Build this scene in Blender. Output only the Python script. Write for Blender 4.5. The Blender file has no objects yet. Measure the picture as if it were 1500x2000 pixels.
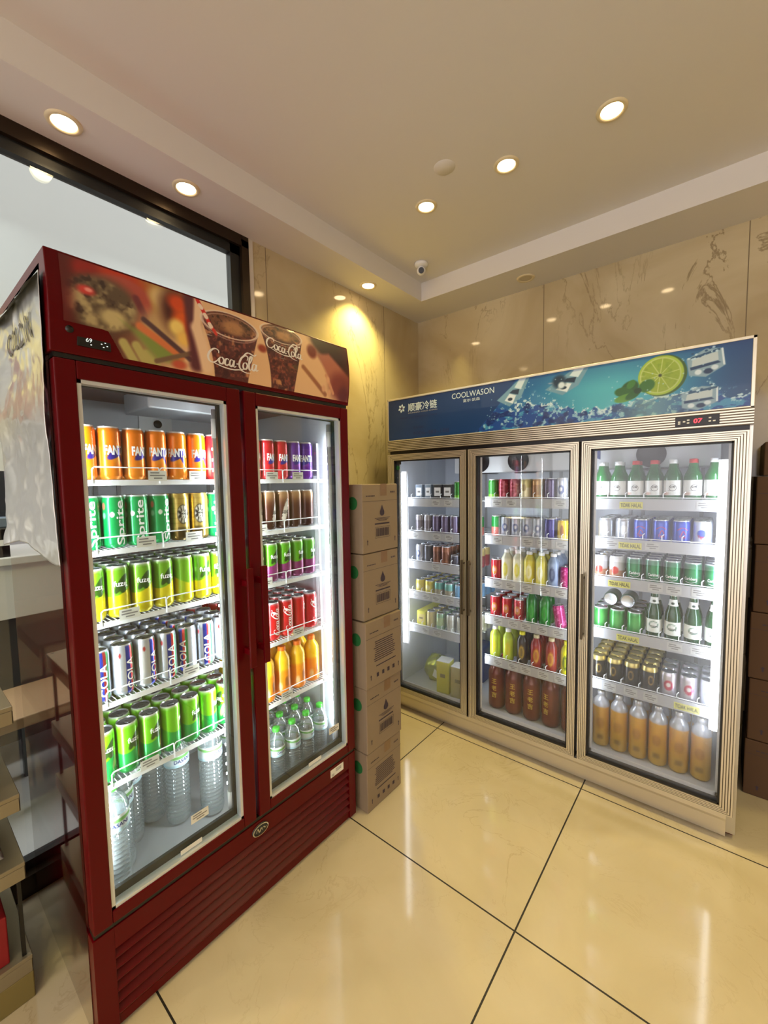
import bpy, bmesh, math, random
import numpy as np
from mathutils import Vector, Matrix
random.seed(7); np.random.seed(7)
PI = math.pi; R = math.radians
S = bpy.context.scene
COL = S.collection

# ------------------------------------------------------------------ camera, world, exposure
CAM_H = 1.45
cam = bpy.data.cameras.new('camera'); co = bpy.data.objects.new('camera', cam); COL.objects.link(co)
cam.sensor_fit = 'HORIZONTAL'; cam.sensor_width = 36; cam.lens = 811.3 * 36 / 1500; cam.clip_start = .02
_yaw, _pit, _rol = R(-39.44), R(4.034), R(-.9486)
F = Vector((math.sin(_yaw) * math.cos(_pit), math.cos(_yaw) * math.cos(_pit), -math.sin(_pit)))
Rt = Vector((math.cos(_yaw), -math.sin(_yaw), 0)); U = Rt.cross(F)
R2 = math.cos(_rol) * Rt + math.sin(_rol) * U; U2 = -math.sin(_rol) * Rt + math.cos(_rol) * U
co.matrix_world = Matrix(((R2.x, U2.x, -F.x, 0), (R2.y, U2.y, -F.y, 0), (R2.z, U2.z, -F.z, CAM_H), (0, 0, 0, 1)))
S.camera = co
S.view_settings.view_transform = 'Standard'; S.view_settings.look = 'None'
S.view_settings.gamma = 1; S.view_settings.use_curve_mapping = False
S.view_settings.exposure = 0.0
S.cycles.max_bounces = 10; S.cycles.transparent_max_bounces = 40; S.cycles.diffuse_bounces = 4; S.cycles.glossy_bounces = 5
S.cycles.caustics_reflective = False; S.cycles.caustics_refractive = False; S.cycles.sample_clamp_indirect = 6
W = bpy.data.worlds.new('world'); S.world = W; W.use_nodes = True
W.node_tree.nodes['Background'].inputs[0].default_value = (1, .92, .92, 1)
W.node_tree.nodes['Background'].inputs[1].default_value = 3.0
SPOT_W, RED_LED, SILVER_LED, TUBE = 40, 4.6, 2.4, 9
WARM = (1, .85, .46)

# ------------------------------------------------------------------ materials
def lin(c):
    c = np.asarray(c, float) / 255.
    return np.where(c <= .04045, c / 12.92, ((c + .055) / 1.055) ** 2.4)
def lt(c): return tuple(float(x) for x in lin(c)) + (1,)
M = {}
def mat(name, c=(128, 128, 128), rough=.5, metal=0, coat=0, emit=0, spec=.5):
    m = bpy.data.materials.new(name); m.use_nodes = True; b = m.node_tree.nodes['Principled BSDF']
    b.inputs['Base Color'].default_value = lt(c); b.inputs['Roughness'].default_value = rough
    b.inputs['Metallic'].default_value = metal; b.inputs['Coat Weight'].default_value = coat
    b.inputs['Coat Roughness'].default_value = .03; b.inputs['Specular IOR Level'].default_value = spec
    if emit: b.inputs['Emission Color'].default_value = lt(c); b.inputs['Emission Strength'].default_value = emit
    M[name] = m; return m
def nt(m): return m.node_tree.nodes, m.node_tree.links
def vcol(name, rough=.35, metal=0, coat=.3):
    m = mat(name, rough=rough, metal=metal, coat=coat); n, l = nt(m)
    a = n.new('ShaderNodeAttribute'); a.attribute_name = 'Col'
    l.new(a.outputs['Color'], n['Principled BSDF'].inputs['Base Color']); return m
def math_(n, l, op, a, b=None, c=None):
    q = n.new('ShaderNodeMath'); q.operation = op
    for i, v in enumerate((a, b, c)):
        if v is None: continue
        if isinstance(v, (int, float)): q.inputs[i].default_value = v
        else: l.new(v, q.inputs[i])
    return q.outputs[0]
def ramp(n, l, fac, stops):
    r = n.new('ShaderNodeValToRGB'); l.new(fac, r.inputs[0]); e = r.color_ramp.elements
    while len(e) < len(stops): e.new(.5)
    for q, (p, c) in zip(e, stops): q.position = p; q.color = lt(c)
    return r.outputs[0]
def mixc(n, l, fac, a, b):
    q = n.new('ShaderNodeMix'); q.data_type = 'RGBA'
    if isinstance(fac, (int, float)): q.inputs[0].default_value = fac
    else: l.new(fac, q.inputs[0])
    for i, v in ((6, a), (7, b)):
        if isinstance(v, tuple): q.inputs[i].default_value = v
        else: l.new(v, q.inputs[i])
    return q.outputs[2]
def stone(name, base, alt, vein, scale, rough, joints, jcol, jw, vs=1.0, veinamt=.55):
    """polished stone in slabs; joints = list of (axis, offset, pitch)"""
    m = mat(name, rough=rough); n, l = nt(m); b = n['Principled BSDF']
    g = n.new('ShaderNodeNewGeometry'); mp = n.new('ShaderNodeMapping'); l.new(g.outputs['Position'], mp.inputs[0])
    mp.inputs['Scale'].default_value = (scale, scale, scale); mp.inputs['Rotation'].default_value = (.5, .35, .4)
    a = n.new('ShaderNodeTexNoise'); l.new(mp.outputs[0], a.inputs['Vector']); a.inputs['Scale'].default_value = 1.6; a.inputs['Detail'].default_value = 8
    a.inputs['Distortion'].default_value = .8
    c0 = ramp(n, l, a.outputs[0], [(.3, base), (.7, alt)])
    mp2 = n.new('ShaderNodeMapping'); l.new(g.outputs['Position'], mp2.inputs[0]); mp2.inputs['Rotation'].default_value = (.3, .7, .5)
    mp2.inputs['Scale'].default_value = (scale * 1.2, scale * 1.2, scale * .45)
    v = n.new('ShaderNodeTexNoise'); l.new(mp2.outputs[0], v.inputs['Vector']); v.inputs['Scale'].default_value = 2.2 * vs; v.inputs['Detail'].default_value = 7
    v.inputs['Roughness'].default_value = .6; v.inputs['Distortion'].default_value = 1.4
    d = math_(n, l, 'ABSOLUTE', math_(n, l, 'SUBTRACT', v.outputs[0], .5))
    k = math_(n, l, 'SUBTRACT', 1, math_(n, l, 'MULTIPLY', d, 85)); k = math_(n, l, 'MAXIMUM', k, 0)
    w = n.new('ShaderNodeTexNoise'); l.new(g.outputs['Position'], w.inputs['Vector']); w.inputs['Scale'].default_value = 1.7
    kk = math_(n, l, 'MULTIPLY', math_(n, l, 'MAXIMUM', math_(n, l, 'MULTIPLY', math_(n, l, 'SUBTRACT', w.outputs[0], .42), 5), 0), k)
    kk = math_(n, l, 'MINIMUM', math_(n, l, 'MULTIPLY', kk, veinamt), veinamt)
    col = mixc(n, l, kk, c0, lt(vein))
    sp = n.new('ShaderNodeSeparateXYZ'); l.new(g.outputs['Position'], sp.inputs[0]); line = None
    for ax, off, pitch in joints:
        t = math_(n, l, 'PINGPONG', math_(n, l, 'SUBTRACT', sp.outputs[ax], off), pitch / 2)
        t = math_(n, l, 'LESS_THAN', t, jw); line = t if line is None else math_(n, l, 'MAXIMUM', line, t)
    if line is not None: col = mixc(n, l, line, col, lt(jcol))
    l.new(col, b.inputs['Base Color'])
    r = math_(n, l, 'ADD', math_(n, l, 'MULTIPLY', a.outputs[0], .1), rough - .04)
    if line is not None: r = math_(n, l, 'ADD', r, math_(n, l, 'MULTIPLY', line, .5))
    l.new(r, b.inputs['Roughness']); return m
def clear(name, tint=(1, 1, 1), ior=1.5, rough=0, base=0., fog=None, power=None, body=None):
    """thin clear sheet: see-through plus mirror reflection by fresnel"""
    m = mat(name); n, l = nt(m); n.remove(n['Principled BSDF']); out = n['Material Output']
    t = n.new('ShaderNodeBsdfTransparent'); t.inputs[0].default_value = (*tint, 1)
    g = n.new('ShaderNodeBsdfGlossy'); g.inputs['Roughness'].default_value = rough
    f = n.new('ShaderNodeLayerWeight'); f.inputs[0].default_value = .5; p, k = (power, .75) if power else (5, .95)
    fo = math_(n, l, 'ADD', math_(n, l, 'MULTIPLY', math_(n, l, 'POWER', f.outputs['Facing'], p), k), base + (0 if power else .04))
    src = t.outputs[0]
    if body:
        bt_ = n.new('ShaderNodeBsdfDiffuse'); bt_.inputs[0].default_value = (*body[:3], 1); bm_ = n.new('ShaderNodeMixShader'); bm_.inputs[0].default_value = body[3]
        l.new(src, bm_.inputs[1]); l.new(bt_.outputs[0], bm_.inputs[2]); src = bm_.outputs[0]
    mx = n.new('ShaderNodeMixShader'); l.new(fo, mx.inputs[0]); l.new(src, mx.inputs[1]); l.new(g.outputs[0], mx.inputs[2])
    res = mx.outputs[0]
    if fog:      # condensation settled on the lower part of the pane: (z where it fades out, z where full, amount)
        z0, z1, amt = fog; ge = n.new('ShaderNodeNewGeometry'); sp = n.new('ShaderNodeSeparateXYZ'); l.new(ge.outputs['Position'], sp.inputs[0])
        no = n.new('ShaderNodeTexNoise'); l.new(ge.outputs['Position'], no.inputs['Vector']); no.inputs['Scale'].default_value = 3.5; no.inputs['Detail'].default_value = 3
        mr = n.new('ShaderNodeMapRange'); l.new(sp.outputs[2], mr.inputs[0]); mr.inputs[1].default_value = z0; mr.inputs[2].default_value = z1
        mr.inputs[3].default_value = .1; mr.inputs[4].default_value = 1
        fa = math_(n, l, 'MULTIPLY', math_(n, l, 'MULTIPLY', mr.outputs[0], amt), math_(n, l, 'ADD', no.outputs[0], .4))
        di = n.new('ShaderNodeBsdfTranslucent'); di.inputs[0].default_value = (.85, .87, .9, 1)
        m2 = n.new('ShaderNodeMixShader'); l.new(fa, m2.inputs[0]); l.new(res, m2.inputs[1]); l.new(di.outputs[0], m2.inputs[2]); res = m2.outputs[0]
    l.new(res, out.inputs[0]); return m

stone('floor_tile', (210, 196, 166), (192, 176, 142), (150, 124, 86), 1.3, .08, [(0, -.48, .79), (1, 1.212, .795)], (30, 24, 18), .0028, 1, .28)
stone('marble_back', (206, 192, 158), (170, 150, 110), (104, 78, 46), 1.0, .06, [(0, -.9257, .977)], (120, 104, 76), .0022, 1.0, .55)
stone('marble_left', (206, 192, 158), (178, 158, 116), (104, 80, 48), .9, .06, [(1, 2.331, .97)], (120, 104, 76), .0022, .9, .45)
mat('ceiling_paint', (222, 219, 216), .8); mat('soffit_paint', (222, 218, 213), .8)
mat('wall_paint', (205, 196, 182), .7)
mat('bronze', (52, 40, 28), .3, .6); mat('black', (10, 10, 11), .35); mat('gasket', (16, 17, 18), .5)
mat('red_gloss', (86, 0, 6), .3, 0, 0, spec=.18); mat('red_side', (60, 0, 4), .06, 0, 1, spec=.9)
mat('steel', (196, 192, 182), .28, .85); mat('steel_grey', (176, 178, 180), .3, .25); mat('chrome', (210, 210, 205), .12, 1)
mat('alu', (216, 208, 190), .3, .7); mat('alu_shade_handle', (92, 82, 66), .4, .7)  # darker aluminium: groove shade put into the colour between ribs; also the handles
mat('liner', (214, 218, 224), .45, .15); mat('white_wire', (238, 240, 242), .35); mat('white', (235, 235, 235), .5)
mat('rail_grey', (176, 176, 178), .4); mat('tag', (226, 226, 218), .6); mat('tag_dull', (192, 192, 188), .6); mat('tag_line', (130, 128, 126), .7)
mat('tag_yellow', (214, 208, 100), .6); mat('ink', (24, 24, 26), .6); mat('ink_blue', (30, 42, 90), .6)
mat('spacer', (214, 218, 220), .25, .35); mat('tube', (250, 252, 255), emit=TUBE); mat('tube_dim', (230, 235, 240), .3)
mat('lamp', (255, 222, 170), emit=22); mat('ring', (226, 212, 176), .4); mat('plaster', (200, 188, 160), .7)
mat('card', (140, 122, 100), .75); mat('card_dark', (84, 58, 34), .75); mat('tape', (128, 100, 72), .35); mat('print', (58, 46, 60), .7); mat('print_green', (30, 104, 52), .6)
mat('lid', (205, 208, 212), .22, 1); mat('gold_lid', (214, 190, 110), .22, 1)
mat('foil', (196, 194, 186), .24, .9); mat('foil_text', (88, 84, 78), .6)
mat('white_text', (245, 245, 245), .4); mat('navy_text', (30, 40, 120), .4); mat('black_text', (18, 18, 20), .5); mat('gold_text', (215, 180, 60), .4)
mat('pale_text', (200, 216, 228), .5); mat('red_text', (200, 36, 30), .4); mat('green_cap', (70, 190, 60), .4); mat('white_cap', (235, 235, 232), .4)
mat('orange_cap', (240, 120, 20), .4); mat('red_led', (255, 40, 50), emit=6); mat('dim_led', (200, 210, 210), emit=1.2)
mat('script_white', (240, 232, 226), .4)
mat('rack_steel', (150, 140, 116), .3, .5); mat('red_card', (140, 16, 22), .6); mat('cream', (205, 190, 150), .6); mat('olive', (126, 112, 62), .6)
mat('out_wall', (146, 150, 148), .8); mat('out_floor', (170, 172, 170), .35); mat('counter_white', (205, 206, 204), .5)
mat('yellow_board', (220, 200, 110), .6); mat('maroon', (120, 50, 60), .6); mat('charcoal', (44, 46, 48), .5); mat('blue_grey', (120, 134, 150), .4)
mat('wood', (150, 122, 92), .55); mat('stool_grey', (86, 90, 90), .4, .4)
mat('yellow_pack', (226, 220, 40), .5); mat('tan_pack', (196, 180, 110), .5); mat('blue_pack', (28, 60, 130), .5)
mat('orange_juice', (246, 150, 24), .2, 0, .6); mat('tea_red', (112, 40, 22), .12, 0, .8); mat('yellow_bottle', (218, 214, 40), .2, 0, .6)
vcol('printed', .34, 0, .25); vcol('can_print', .3, .35, .3); vcol('can_metal', .3, .8, .2); vcol('paper', .55, 0, 0); vcol('foil_film', .28, .5, .4)
clear('pane', (.93, .96, .96), 1.5); clear('window_pane', (.9, .93, .92), 1.55, base=.02)
clear('fog_pane_a', (.95, .97, .99), 1.5, fog=(1.15, .25, .2)); clear('fog_pane_b', (.96, .97, .97), 1.5, fog=(.8, .2, .08)); clear('fog_pane_c', (.95, .97, .99), 1.5, fog=(.9, .25, .15))
clear('pet', (.93, .97, .98), rough=.06, base=.09, power=1.1, body=(.8, .9, .92, .15)); clear('soju_glass', (.10, .60, .16), rough=.03, base=.05, power=3.0, body=(.004, .20, .03, .5))
clear('beer_glass', (.1, .3, .12), rough=.03, base=.05, power=3.0, body=(.01, .07, .02, .75)); clear('film', (.92, .92, .92), rough=.1, base=.12, power=1.2)

# ------------------------------------------------------------------ mesh helpers
ORG = {}
def org(p): return Vector(ORG.get(p.name, (0, 0, 0))) if p is not None else Vector()
class MB:
    def __init__(s): s.v = []; s.f = []; s.m = []; s.sm = []
    def add(s, vs, fs, mi=0, smooth=False):
        o = len(s.v); s.v += [tuple(v) for v in vs]
        for f in fs: s.f.append(tuple(i + o for i in f)); s.m.append(mi); s.sm.append(smooth)
        return s
    def box(s, x0, x1, y0, y1, z0, z1, mi=0):
        return s.add([(x, y, z) for x in (x0, x1) for y in (y0, y1) for z in (z0, z1)],
                     [(0, 1, 3, 2), (4, 6, 7, 5), (0, 4, 5, 1), (2, 3, 7, 6), (0, 2, 6, 4), (1, 5, 7, 3)], mi)
    def lathe(s, prof, n=24, c=(0, 0, 0), mi=0, smooth=True, axis='z', cap=False):
        vs = []
        for r, z in prof:
            for i in range(n):
                a = 2 * PI * i / n
                p = (r * math.cos(a), r * math.sin(a), z)
                if axis == 'x': p = (z, p[0], p[1])
                if axis == 'y': p = (p[0], z, p[1])
                vs.append((p[0] + c[0], p[1] + c[1], p[2] + c[2]))
        fs = [(j * n + i, j * n + (i + 1) % n, (j + 1) * n + (i + 1) % n, (j + 1) * n + i) for j in range(len(prof) - 1) for i in range(n)]
        s.add(vs, fs, mi, smooth)
        if cap:
            o = len(s.v) - len(vs); s.f.append(tuple(o + i for i in reversed(range(n)))); s.m.append(mi); s.sm.append(False)
            o2 = o + (len(prof) - 1) * n; s.f.append(tuple(o2 + i for i in range(n))); s.m.append(mi); s.sm.append(False)
        return s
    def rod(s, p, q, r, n=6, mi=0, r2=None, cap=True):
        p, q = Vector(p), Vector(q); d = (q - p).normalized(); a = d.orthogonal().normalized(); b = d.cross(a); r2 = r if r2 is None else r2
        vs = [p + (a * math.cos(t) + b * math.sin(t)) * r for t in (2 * PI * i / n for i in range(n))] + [q + (a * math.cos(t) + b * math.sin(t)) * r2 for t in (2 * PI * i / n for i in range(n))]
        fs = [(i, (i + 1) % n, n + (i + 1) % n, n + i) for i in range(n)]
        s.add(vs, fs, mi, n > 4)
        if cap:
            o = len(s.v) - 2 * n; s.f += [tuple(o + i for i in reversed(range(n))), tuple(o + n + i for i in range(n))]; s.m += [mi] * 2; s.sm += [False] * 2
        return s
    def tube(s, pts, r, n=6, mi=0):
        for a, b in zip(pts, pts[1:]): s.rod(a, b, r, n, mi)
        return s
    def prism(s, poly, lo, hi, axis, mi=0):
        def P(a, b, c): return {'x': (c, a, b), 'y': (a, c, b), 'z': (a, b, c)}[axis]
        n = len(poly); vs = [P(a, b, lo) for a, b in poly] + [P(a, b, hi) for a, b in poly]
        return s.add(vs, [tuple(range(n)), tuple(reversed(range(n, 2 * n)))] + [(i, n + i, n + (i + 1) % n, (i + 1) % n) for i in range(n)], mi)
    def flat(s, t2, org, u, v, mi=0):
        vs, fs = t2; org, u, v = Vector(org), Vector(u), Vector(v)
        return s.add([org + u * a + v * b for a, b in vs], fs, mi)
    def wrap(s, t2, r, th, z, vertical=False, mi=0, sag=0):
        vs, fs = t2; o = []
        for a, b in vs:
            if vertical: t, zz = th - b / r, z + a
            else: t, zz = th + a / r, z + b
            rr = r(zz) if callable(r) else r
            if callable(r): t = th + (a / r(z) if not vertical else -b / r(z))
            o.append((rr * math.sin(t), -rr * math.cos(t), zz))
        return s.add(o, fs, mi)
    def build(s, name, mats, parent=None, bevel=0, origin=None, link=True):
        me = bpy.data.meshes.new(name)
        off = Vector(origin) if origin else org(parent)
        me.from_pydata([tuple(Vector(v) - off) for v in s.v], [], s.f)
        for m in (mats if isinstance(mats, (list, tuple)) else [mats]): me.materials.append(M[m])
        me.polygons.foreach_set('material_index', s.m); me.polygons.foreach_set('use_smooth', s.sm)
        bm = bmesh.new(); bm.from_mesh(me)
        bmesh.ops.recalc_face_normals(bm, faces=bm.faces)
        if bevel:
            es = [e for e in bm.edges if len(e.link_faces) == 2 and e.calc_face_angle() > .5]
            bmesh.ops.bevel(bm, geom=es, offset=bevel, segments=2, affect='EDGES', profile=.5, clamp_overlap=True)
        bm.to_mesh(me); bm.free(); me.update()
        o = bpy.data.objects.new(name, me)
        if link: COL.objects.link(o)
        if parent is not None: o.parent = parent; ORG[o.name] = off
        elif origin: o.location = off; ORG[o.name] = off
        return o
def tag(o, label=None, cat=None, group=None, kind=None):
    if label: o['label'] = label
    if cat: o['category'] = cat
    if group: o['group'] = group
    if kind: o['kind'] = kind
    return o
def empty(name, loc, label, cat, group=None):
    o = bpy.data.objects.new(name, None); COL.objects.link(o); o.location = loc; o.empty_display_size = .05
    ORG[o.name] = tuple(loc); return tag(o, label, cat, group)
def struct(name, mb, m, bevel=0): return tag(mb.build(name, m, bevel=bevel), kind='structure')
def light(kind, name, loc, direction, power, color, parent=None, size=.1, size_y=None, spot=110, blend=.6):
    d = bpy.data.lights.new(name, kind); d.energy = power; d.color = color
    if kind == 'AREA':
        d.size = size
        if size_y: d.shape = 'RECTANGLE'; d.size_y = size_y
    elif kind == 'SPOT': d.spot_size = R(spot); d.spot_blend = blend; d.shadow_soft_size = size
    else: d.shadow_soft_size = size
    o = bpy.data.objects.new(name, d); COL.objects.link(o)
    off = org(parent)
    o.location = Vector(loc) - off; o.rotation_euler = Vector(direction).to_track_quat('-Z', 'Y').to_euler()
    if parent is not None: o.parent = parent
    return o
_T = {}
def text(s, h=None, w=None, bold=0., slant=0., cuts=0.006, x=0, y=0):
    """2D lettering centred on the origin; returns (verts, faces), cut into narrow columns so that it bends round a can"""
    key = (s, bold, slant)
    if key not in _T:
        c = bpy.data.curves.new('t', 'FONT'); c.body = s; c.resolution_u = 3; c.offset = bold; c.shear = slant
        o = bpy.data.objects.new('t', c); COL.objects.link(o); bpy.context.view_layer.update()
        me = bpy.data.meshes.new_from_object(o.evaluated_get(bpy.context.evaluated_depsgraph_get()))
        _T[key] = ([tuple(v.co)[:2] for v in me.vertices], [tuple(p.vertices) for p in me.polygons])
        bpy.data.objects.remove(o); bpy.data.curves.remove(c); bpy.data.meshes.remove(me)
    vs, fs = _T[key]; a = np.array(vs); lo, hi = a.min(0), a.max(0); a = a - (lo + hi) / 2; e = hi - lo
    sx = w / e[0] if w else h / e[1]; sy = h / e[1] if h else sx
    if w and h is None: sy = sx
    a = a * (sx, sy); e = e * (sx, sy)
    if cuts: return cut2d(([tuple(p) for p in a], fs), cuts, x, y)
    return [(p[0] + x, p[1] + y) for p in a], fs
def cut2d(t2, step, x=0, y=0):
    bm = bmesh.new(); vv = [bm.verts.new((p[0], p[1], 0)) for p in t2[0]]
    for f in t2[1]:
        try: bm.faces.new([vv[i] for i in f])
        except ValueError: pass
    xs = [p[0] for p in t2[0]]; ys = [p[1] for p in t2[0]]
    for ax, a in ((0, xs), (1, ys)):
        q = math.ceil(min(a) / step) * step
        while q < max(a):
            no = (1, 0, 0) if ax == 0 else (0, 1, 0); pt = (q, 0, 0) if ax == 0 else (0, q, 0)
            bmesh.ops.bisect_plane(bm, geom=bm.verts[:] + bm.edges[:] + bm.faces[:], plane_co=pt, plane_no=no); q += step
    bm.verts.index_update(); r = ([(v.co.x + x, v.co.y + y) for v in bm.verts], [tuple(v.index for v in f.verts) for f in bm.faces]); bm.free(); return r
def spline(pts, k=6):
    o = []; P = [pts[0]] + list(pts) + [pts[-1]]
    for i in range(1, len(P) - 2):
        a, b, c, d = (np.array(P[j], float) for j in (i - 1, i, i + 1, i + 2))
        for t in np.linspace(0, 1, k, endpoint=False):
            o.append(.5 * ((2 * b) + (-a + c) * t + (2 * a - 5 * b + 4 * c - d) * t ** 2 + (-a + 3 * b - 3 * c + d) * t ** 3))
    o.append(np.array(pts[-1], float)); return o
def ribbon(pts, w, taper=True):
    p = spline(pts); n = len(p); vs = []; fs = []
    for i, q in enumerate(p):
        d = p[min(i + 1, n - 1)] - p[max(i - 1, 0)]; d = d / (np.hypot(*d) + 1e-9); nn = np.array((-d[1], d[0]))
        ww = w * (.45 + .55 * abs(d[1])) * ((.35 + .65 * math.sin(PI * min(1, max(0, (i + .6) / n)))) if taper else 1)
        vs += [tuple(q + nn * ww / 2), tuple(q - nn * ww / 2)]
    return vs, [(2 * i, 2 * i + 1, 2 * i + 3, 2 * i + 2) for i in range(n - 1)]
def join2(*ts):
    V, Fc = [], []
    for v, f in ts: o = len(V); V += list(v); Fc += [tuple(i + o for i in q) for q in f]
    return V, Fc
def script_cola(w, x=0, y=0, warp=None):
    """the flowing soft-drink script, drawn as pen strokes"""
    o = [(1.3, .6), (1.1, .52), (1.02, .25), (1.15, .03), (1.38, .1), (1.46, .38), (1.32, .6), (1.5, .5)]
    a = [(2.42, .5), (2.2, .6), (2.05, .4), (2.05, .1), (2.2, .02), (2.38, .25), (2.46, .58), (2.42, .12), (2.54, .02), (2.68, .15)]
    st = [[(.98, .85), (.95, 1.08), (.62, 1.15), (.22, .85), (.02, .4), (.15, .04), (.5, -.02), (.85, .22), (1.0, .45)], o,
          [(1.95, .5), (1.8, .6), (1.62, .45), (1.58, .15), (1.74, .02), (1.98, .17), (2.05, .3)], a, [(2.68, .33), (2.9, .36)],
          [(3.75, .8), (3.85, 1.1), (3.6, 1.22), (3.2, .95), (2.98, .45), (3.05, .05), (3.3, -.04), (3.5, .1)],
          [(p[0] + 2.34, p[1]) for p in o], [(3.85, .3), (4.2, .85), (4.28, 1.2), (4.12, 1.2), (3.98, .75), (4.0, .1), (4.14, .02), (4.3, .2)],
          [(p[0] + 2.3, p[1]) for p in a], [(.5, -.02), (.9, -.1), (1.6, -.2), (2.4, -.22), (3.1, -.12), (3.6, -.26), (4.2, -.3)],
          [(3.2, .95), (3.8, 1.5), (4.5, 1.35), (4.75, 1.5)]]
    V, Fc = join2(*[ribbon(s, .2) for s in st]); k = w / 5.
    V = [((p[0] - 2.5) * k + x, (p[1] - .5) * k + y) for p in V]
    if warp: V = [warp(*p) for p in V]
    return V, Fc

# ------------------------------------------------------------------ painting on fine grids
def noise2(u, v, sc, seed=0, octaves=3):
    out = np.zeros_like(u, float); amp = 1; tot = 0
    for k in range(octaves):
        rng = np.random.RandomState(seed + k * 17); g = rng.rand(64, 64); x = u * sc * 2 ** k; y = v * sc * 2 ** k
        xi = np.floor(x).astype(int); yi = np.floor(y).astype(int); fx = x - xi; fy = y - yi; fx = fx * fx * (3 - 2 * fx); fy = fy * fy * (3 - 2 * fy)
        q = lambda i, j: g[(xi + i) % 64, (yi + j) % 64]
        out += amp * (q(0, 0) * (1 - fx) * (1 - fy) + q(1, 0) * fx * (1 - fy) + q(0, 1) * (1 - fx) * fy + q(1, 1) * fx * fy); tot += amp; amp *= .5
    return out / tot
def ss(a, b, x): t = np.clip((x - a) / (b - a), 0, 1); return t * t * (3 - 2 * t)
class Paint:
    def __init__(s, X, Y, c): s.X, s.Y = X, Y; s.c = np.ones(X.shape + (3,)) * np.array(c, float)
    def mix(s, a, col): a = np.clip(a, 0, 1)[..., None]; s.c = s.c * (1 - a) + np.array(col, float) * a; return s
    def E(s, x, y, rx, ry, col, soft=.2, rot=0, op=1, ring=None):
        dx, dy = s.X - x, s.Y - y; c, q = math.cos(rot), math.sin(rot)
        d = np.sqrt(((dx * c + dy * q) / rx) ** 2 + ((-dx * q + dy * c) / ry) ** 2)
        a = 1 - ss(1 - soft, 1 + soft, d)
        if ring: a = (1 - ss(ring * .5, ring, np.abs(d - 1)))
        return s.mix(a * op, col)
    def L(s, x0, y0, x1, y1, w, col, soft=.3, op=1):
        d = np.array((x1 - x0, y1 - y0)); l2 = d @ d; t = np.clip(((s.X - x0) * d[0] + (s.Y - y0) * d[1]) / l2, 0, 1)
        q = np.hypot(s.X - x0 - t * d[0], s.Y - y0 - t * d[1]) / w
        return s.mix((1 - ss(1 - soft, 1 + soft, q)) * op, col)
    def poly(s, pts, col, soft=.002, op=1):
        d = np.full(s.X.shape, -1e9)
        for (x0, y0), (x1, y1) in zip(pts, pts[1:] + pts[:1]):   # convex, counter-clockwise
            l = math.hypot(x1 - x0, y1 - y0); d = np.maximum(d, ((s.X - x0) * (y1 - y0) - (s.Y - y0) * (x1 - x0)) / l)
        return s.mix((1 - ss(-soft, soft, d)) * op, col)
    def G(s, f, col, op=1): return s.mix(f * op, col)
def set_cols(me, cols):
    a = me.color_attributes.new('Col', 'FLOAT_COLOR', 'POINT'); q = np.ones((len(me.vertices), 4)); q[:, :3] = lin(np.clip(cols, 0, 255)); a.data.foreach_set('color', q.ravel())
def grid_mesh(name, nu, nv, pos, cols, m, parent=None, keep=None, link=True, smooth=True):
    """pos: (nv,nu,3) points, cols: (nv,nu,3)"""
    off = org(parent)
    idx = np.arange(nu * nv).reshape(nv, nu); f = np.stack([idx[:-1, :-1], idx[:-1, 1:], idx[1:, 1:], idx[1:, :-1]], -1).reshape(-1, 4)
    if keep is not None: f = f[keep[:-1, :-1].ravel()]
    me = bpy.data.meshes.new(name); me.from_pydata((pos.reshape(-1, 3) - np.array(off)).tolist(), [], f.tolist())
    set_cols(me, cols.reshape(-1, 3)); me.materials.append(M[m])
    me.polygons.foreach_set('use_smooth', [smooth] * len(me.polygons))
    o = bpy.data.objects.new(name, me)
    if link: COL.objects.link(o)
    if parent is not None: o.parent = parent; ORG[o.name] = off
    return o

# ------------------------------------------------------------------ the room
XL, YB, ZS, ZC = -1.89, 2.75, 2.68, 2.80
XR, YF = 3.2, -4.0
struct('floor', MB().box(XL, XR, YF, YB, -.08, 0), 'floor_tile')
struct('wall_back', MB().box(XL - .1, XR, YB, YB + .1, 0, ZC + .1), 'marble_back')
struct('wall_left', MB().box(XL - .1, XL, 1.283, YB, 0, ZC + .1), 'marble_left')
struct('trim_1', MB().box(XL - .1, XL + .004, 1.258, 1.283, 0, ZS), 'wall_paint')
struct('wall_right', MB().box(XR, XR + .1, YF, YB + .1, 0, ZC + .1), 'wall_paint')
struct('ceiling', MB().box(-1.645, XR, YF, 2.44, ZC, ZC + .1), 'ceiling_paint')
struct('trim_2', MB().box(XL - .1, -1.645, YF, YB, ZS, ZC + .1), 'soffit_paint')
struct('trim_3', MB().box(-1.645, XR, 2.44, YB, ZS, ZC + .1), 'soffit_paint')
wf = MB()
for y0, y1 in ((1.218, 1.258), (-1.05, -1.0), (-3.2, -3.15)): wf.box(XL - .07, XL + .006, y0, y1, 0, 2.66)
wf.box(XL - .07, XL + .006, YF, 1.258, 2.628, ZS); wf.box(XL - .07, XL + .02, YF, 1.258, 0, .075)
wfo = struct('window_1', wf, 'bronze')
gk = MB()
for y0, y1 in ((1.165, 1.218), (-1.0, -.96), (-1.09, -1.05)): gk.box(XL - .05, XL - .012, y0, y1, .075, 2.628)
gk.box(XL - .05, XL - .012, YF, 1.218, 2.585, 2.628); gk.box(XL - .05, XL - .012, YF, 1.218, .075, .11)
gk.build('window_gasket', 'gasket', wfo)
MB().box(XL - .034, XL - .026, YF, 1.2, .09, 2.61).build('window_glass', 'window_pane', wfo)

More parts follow.
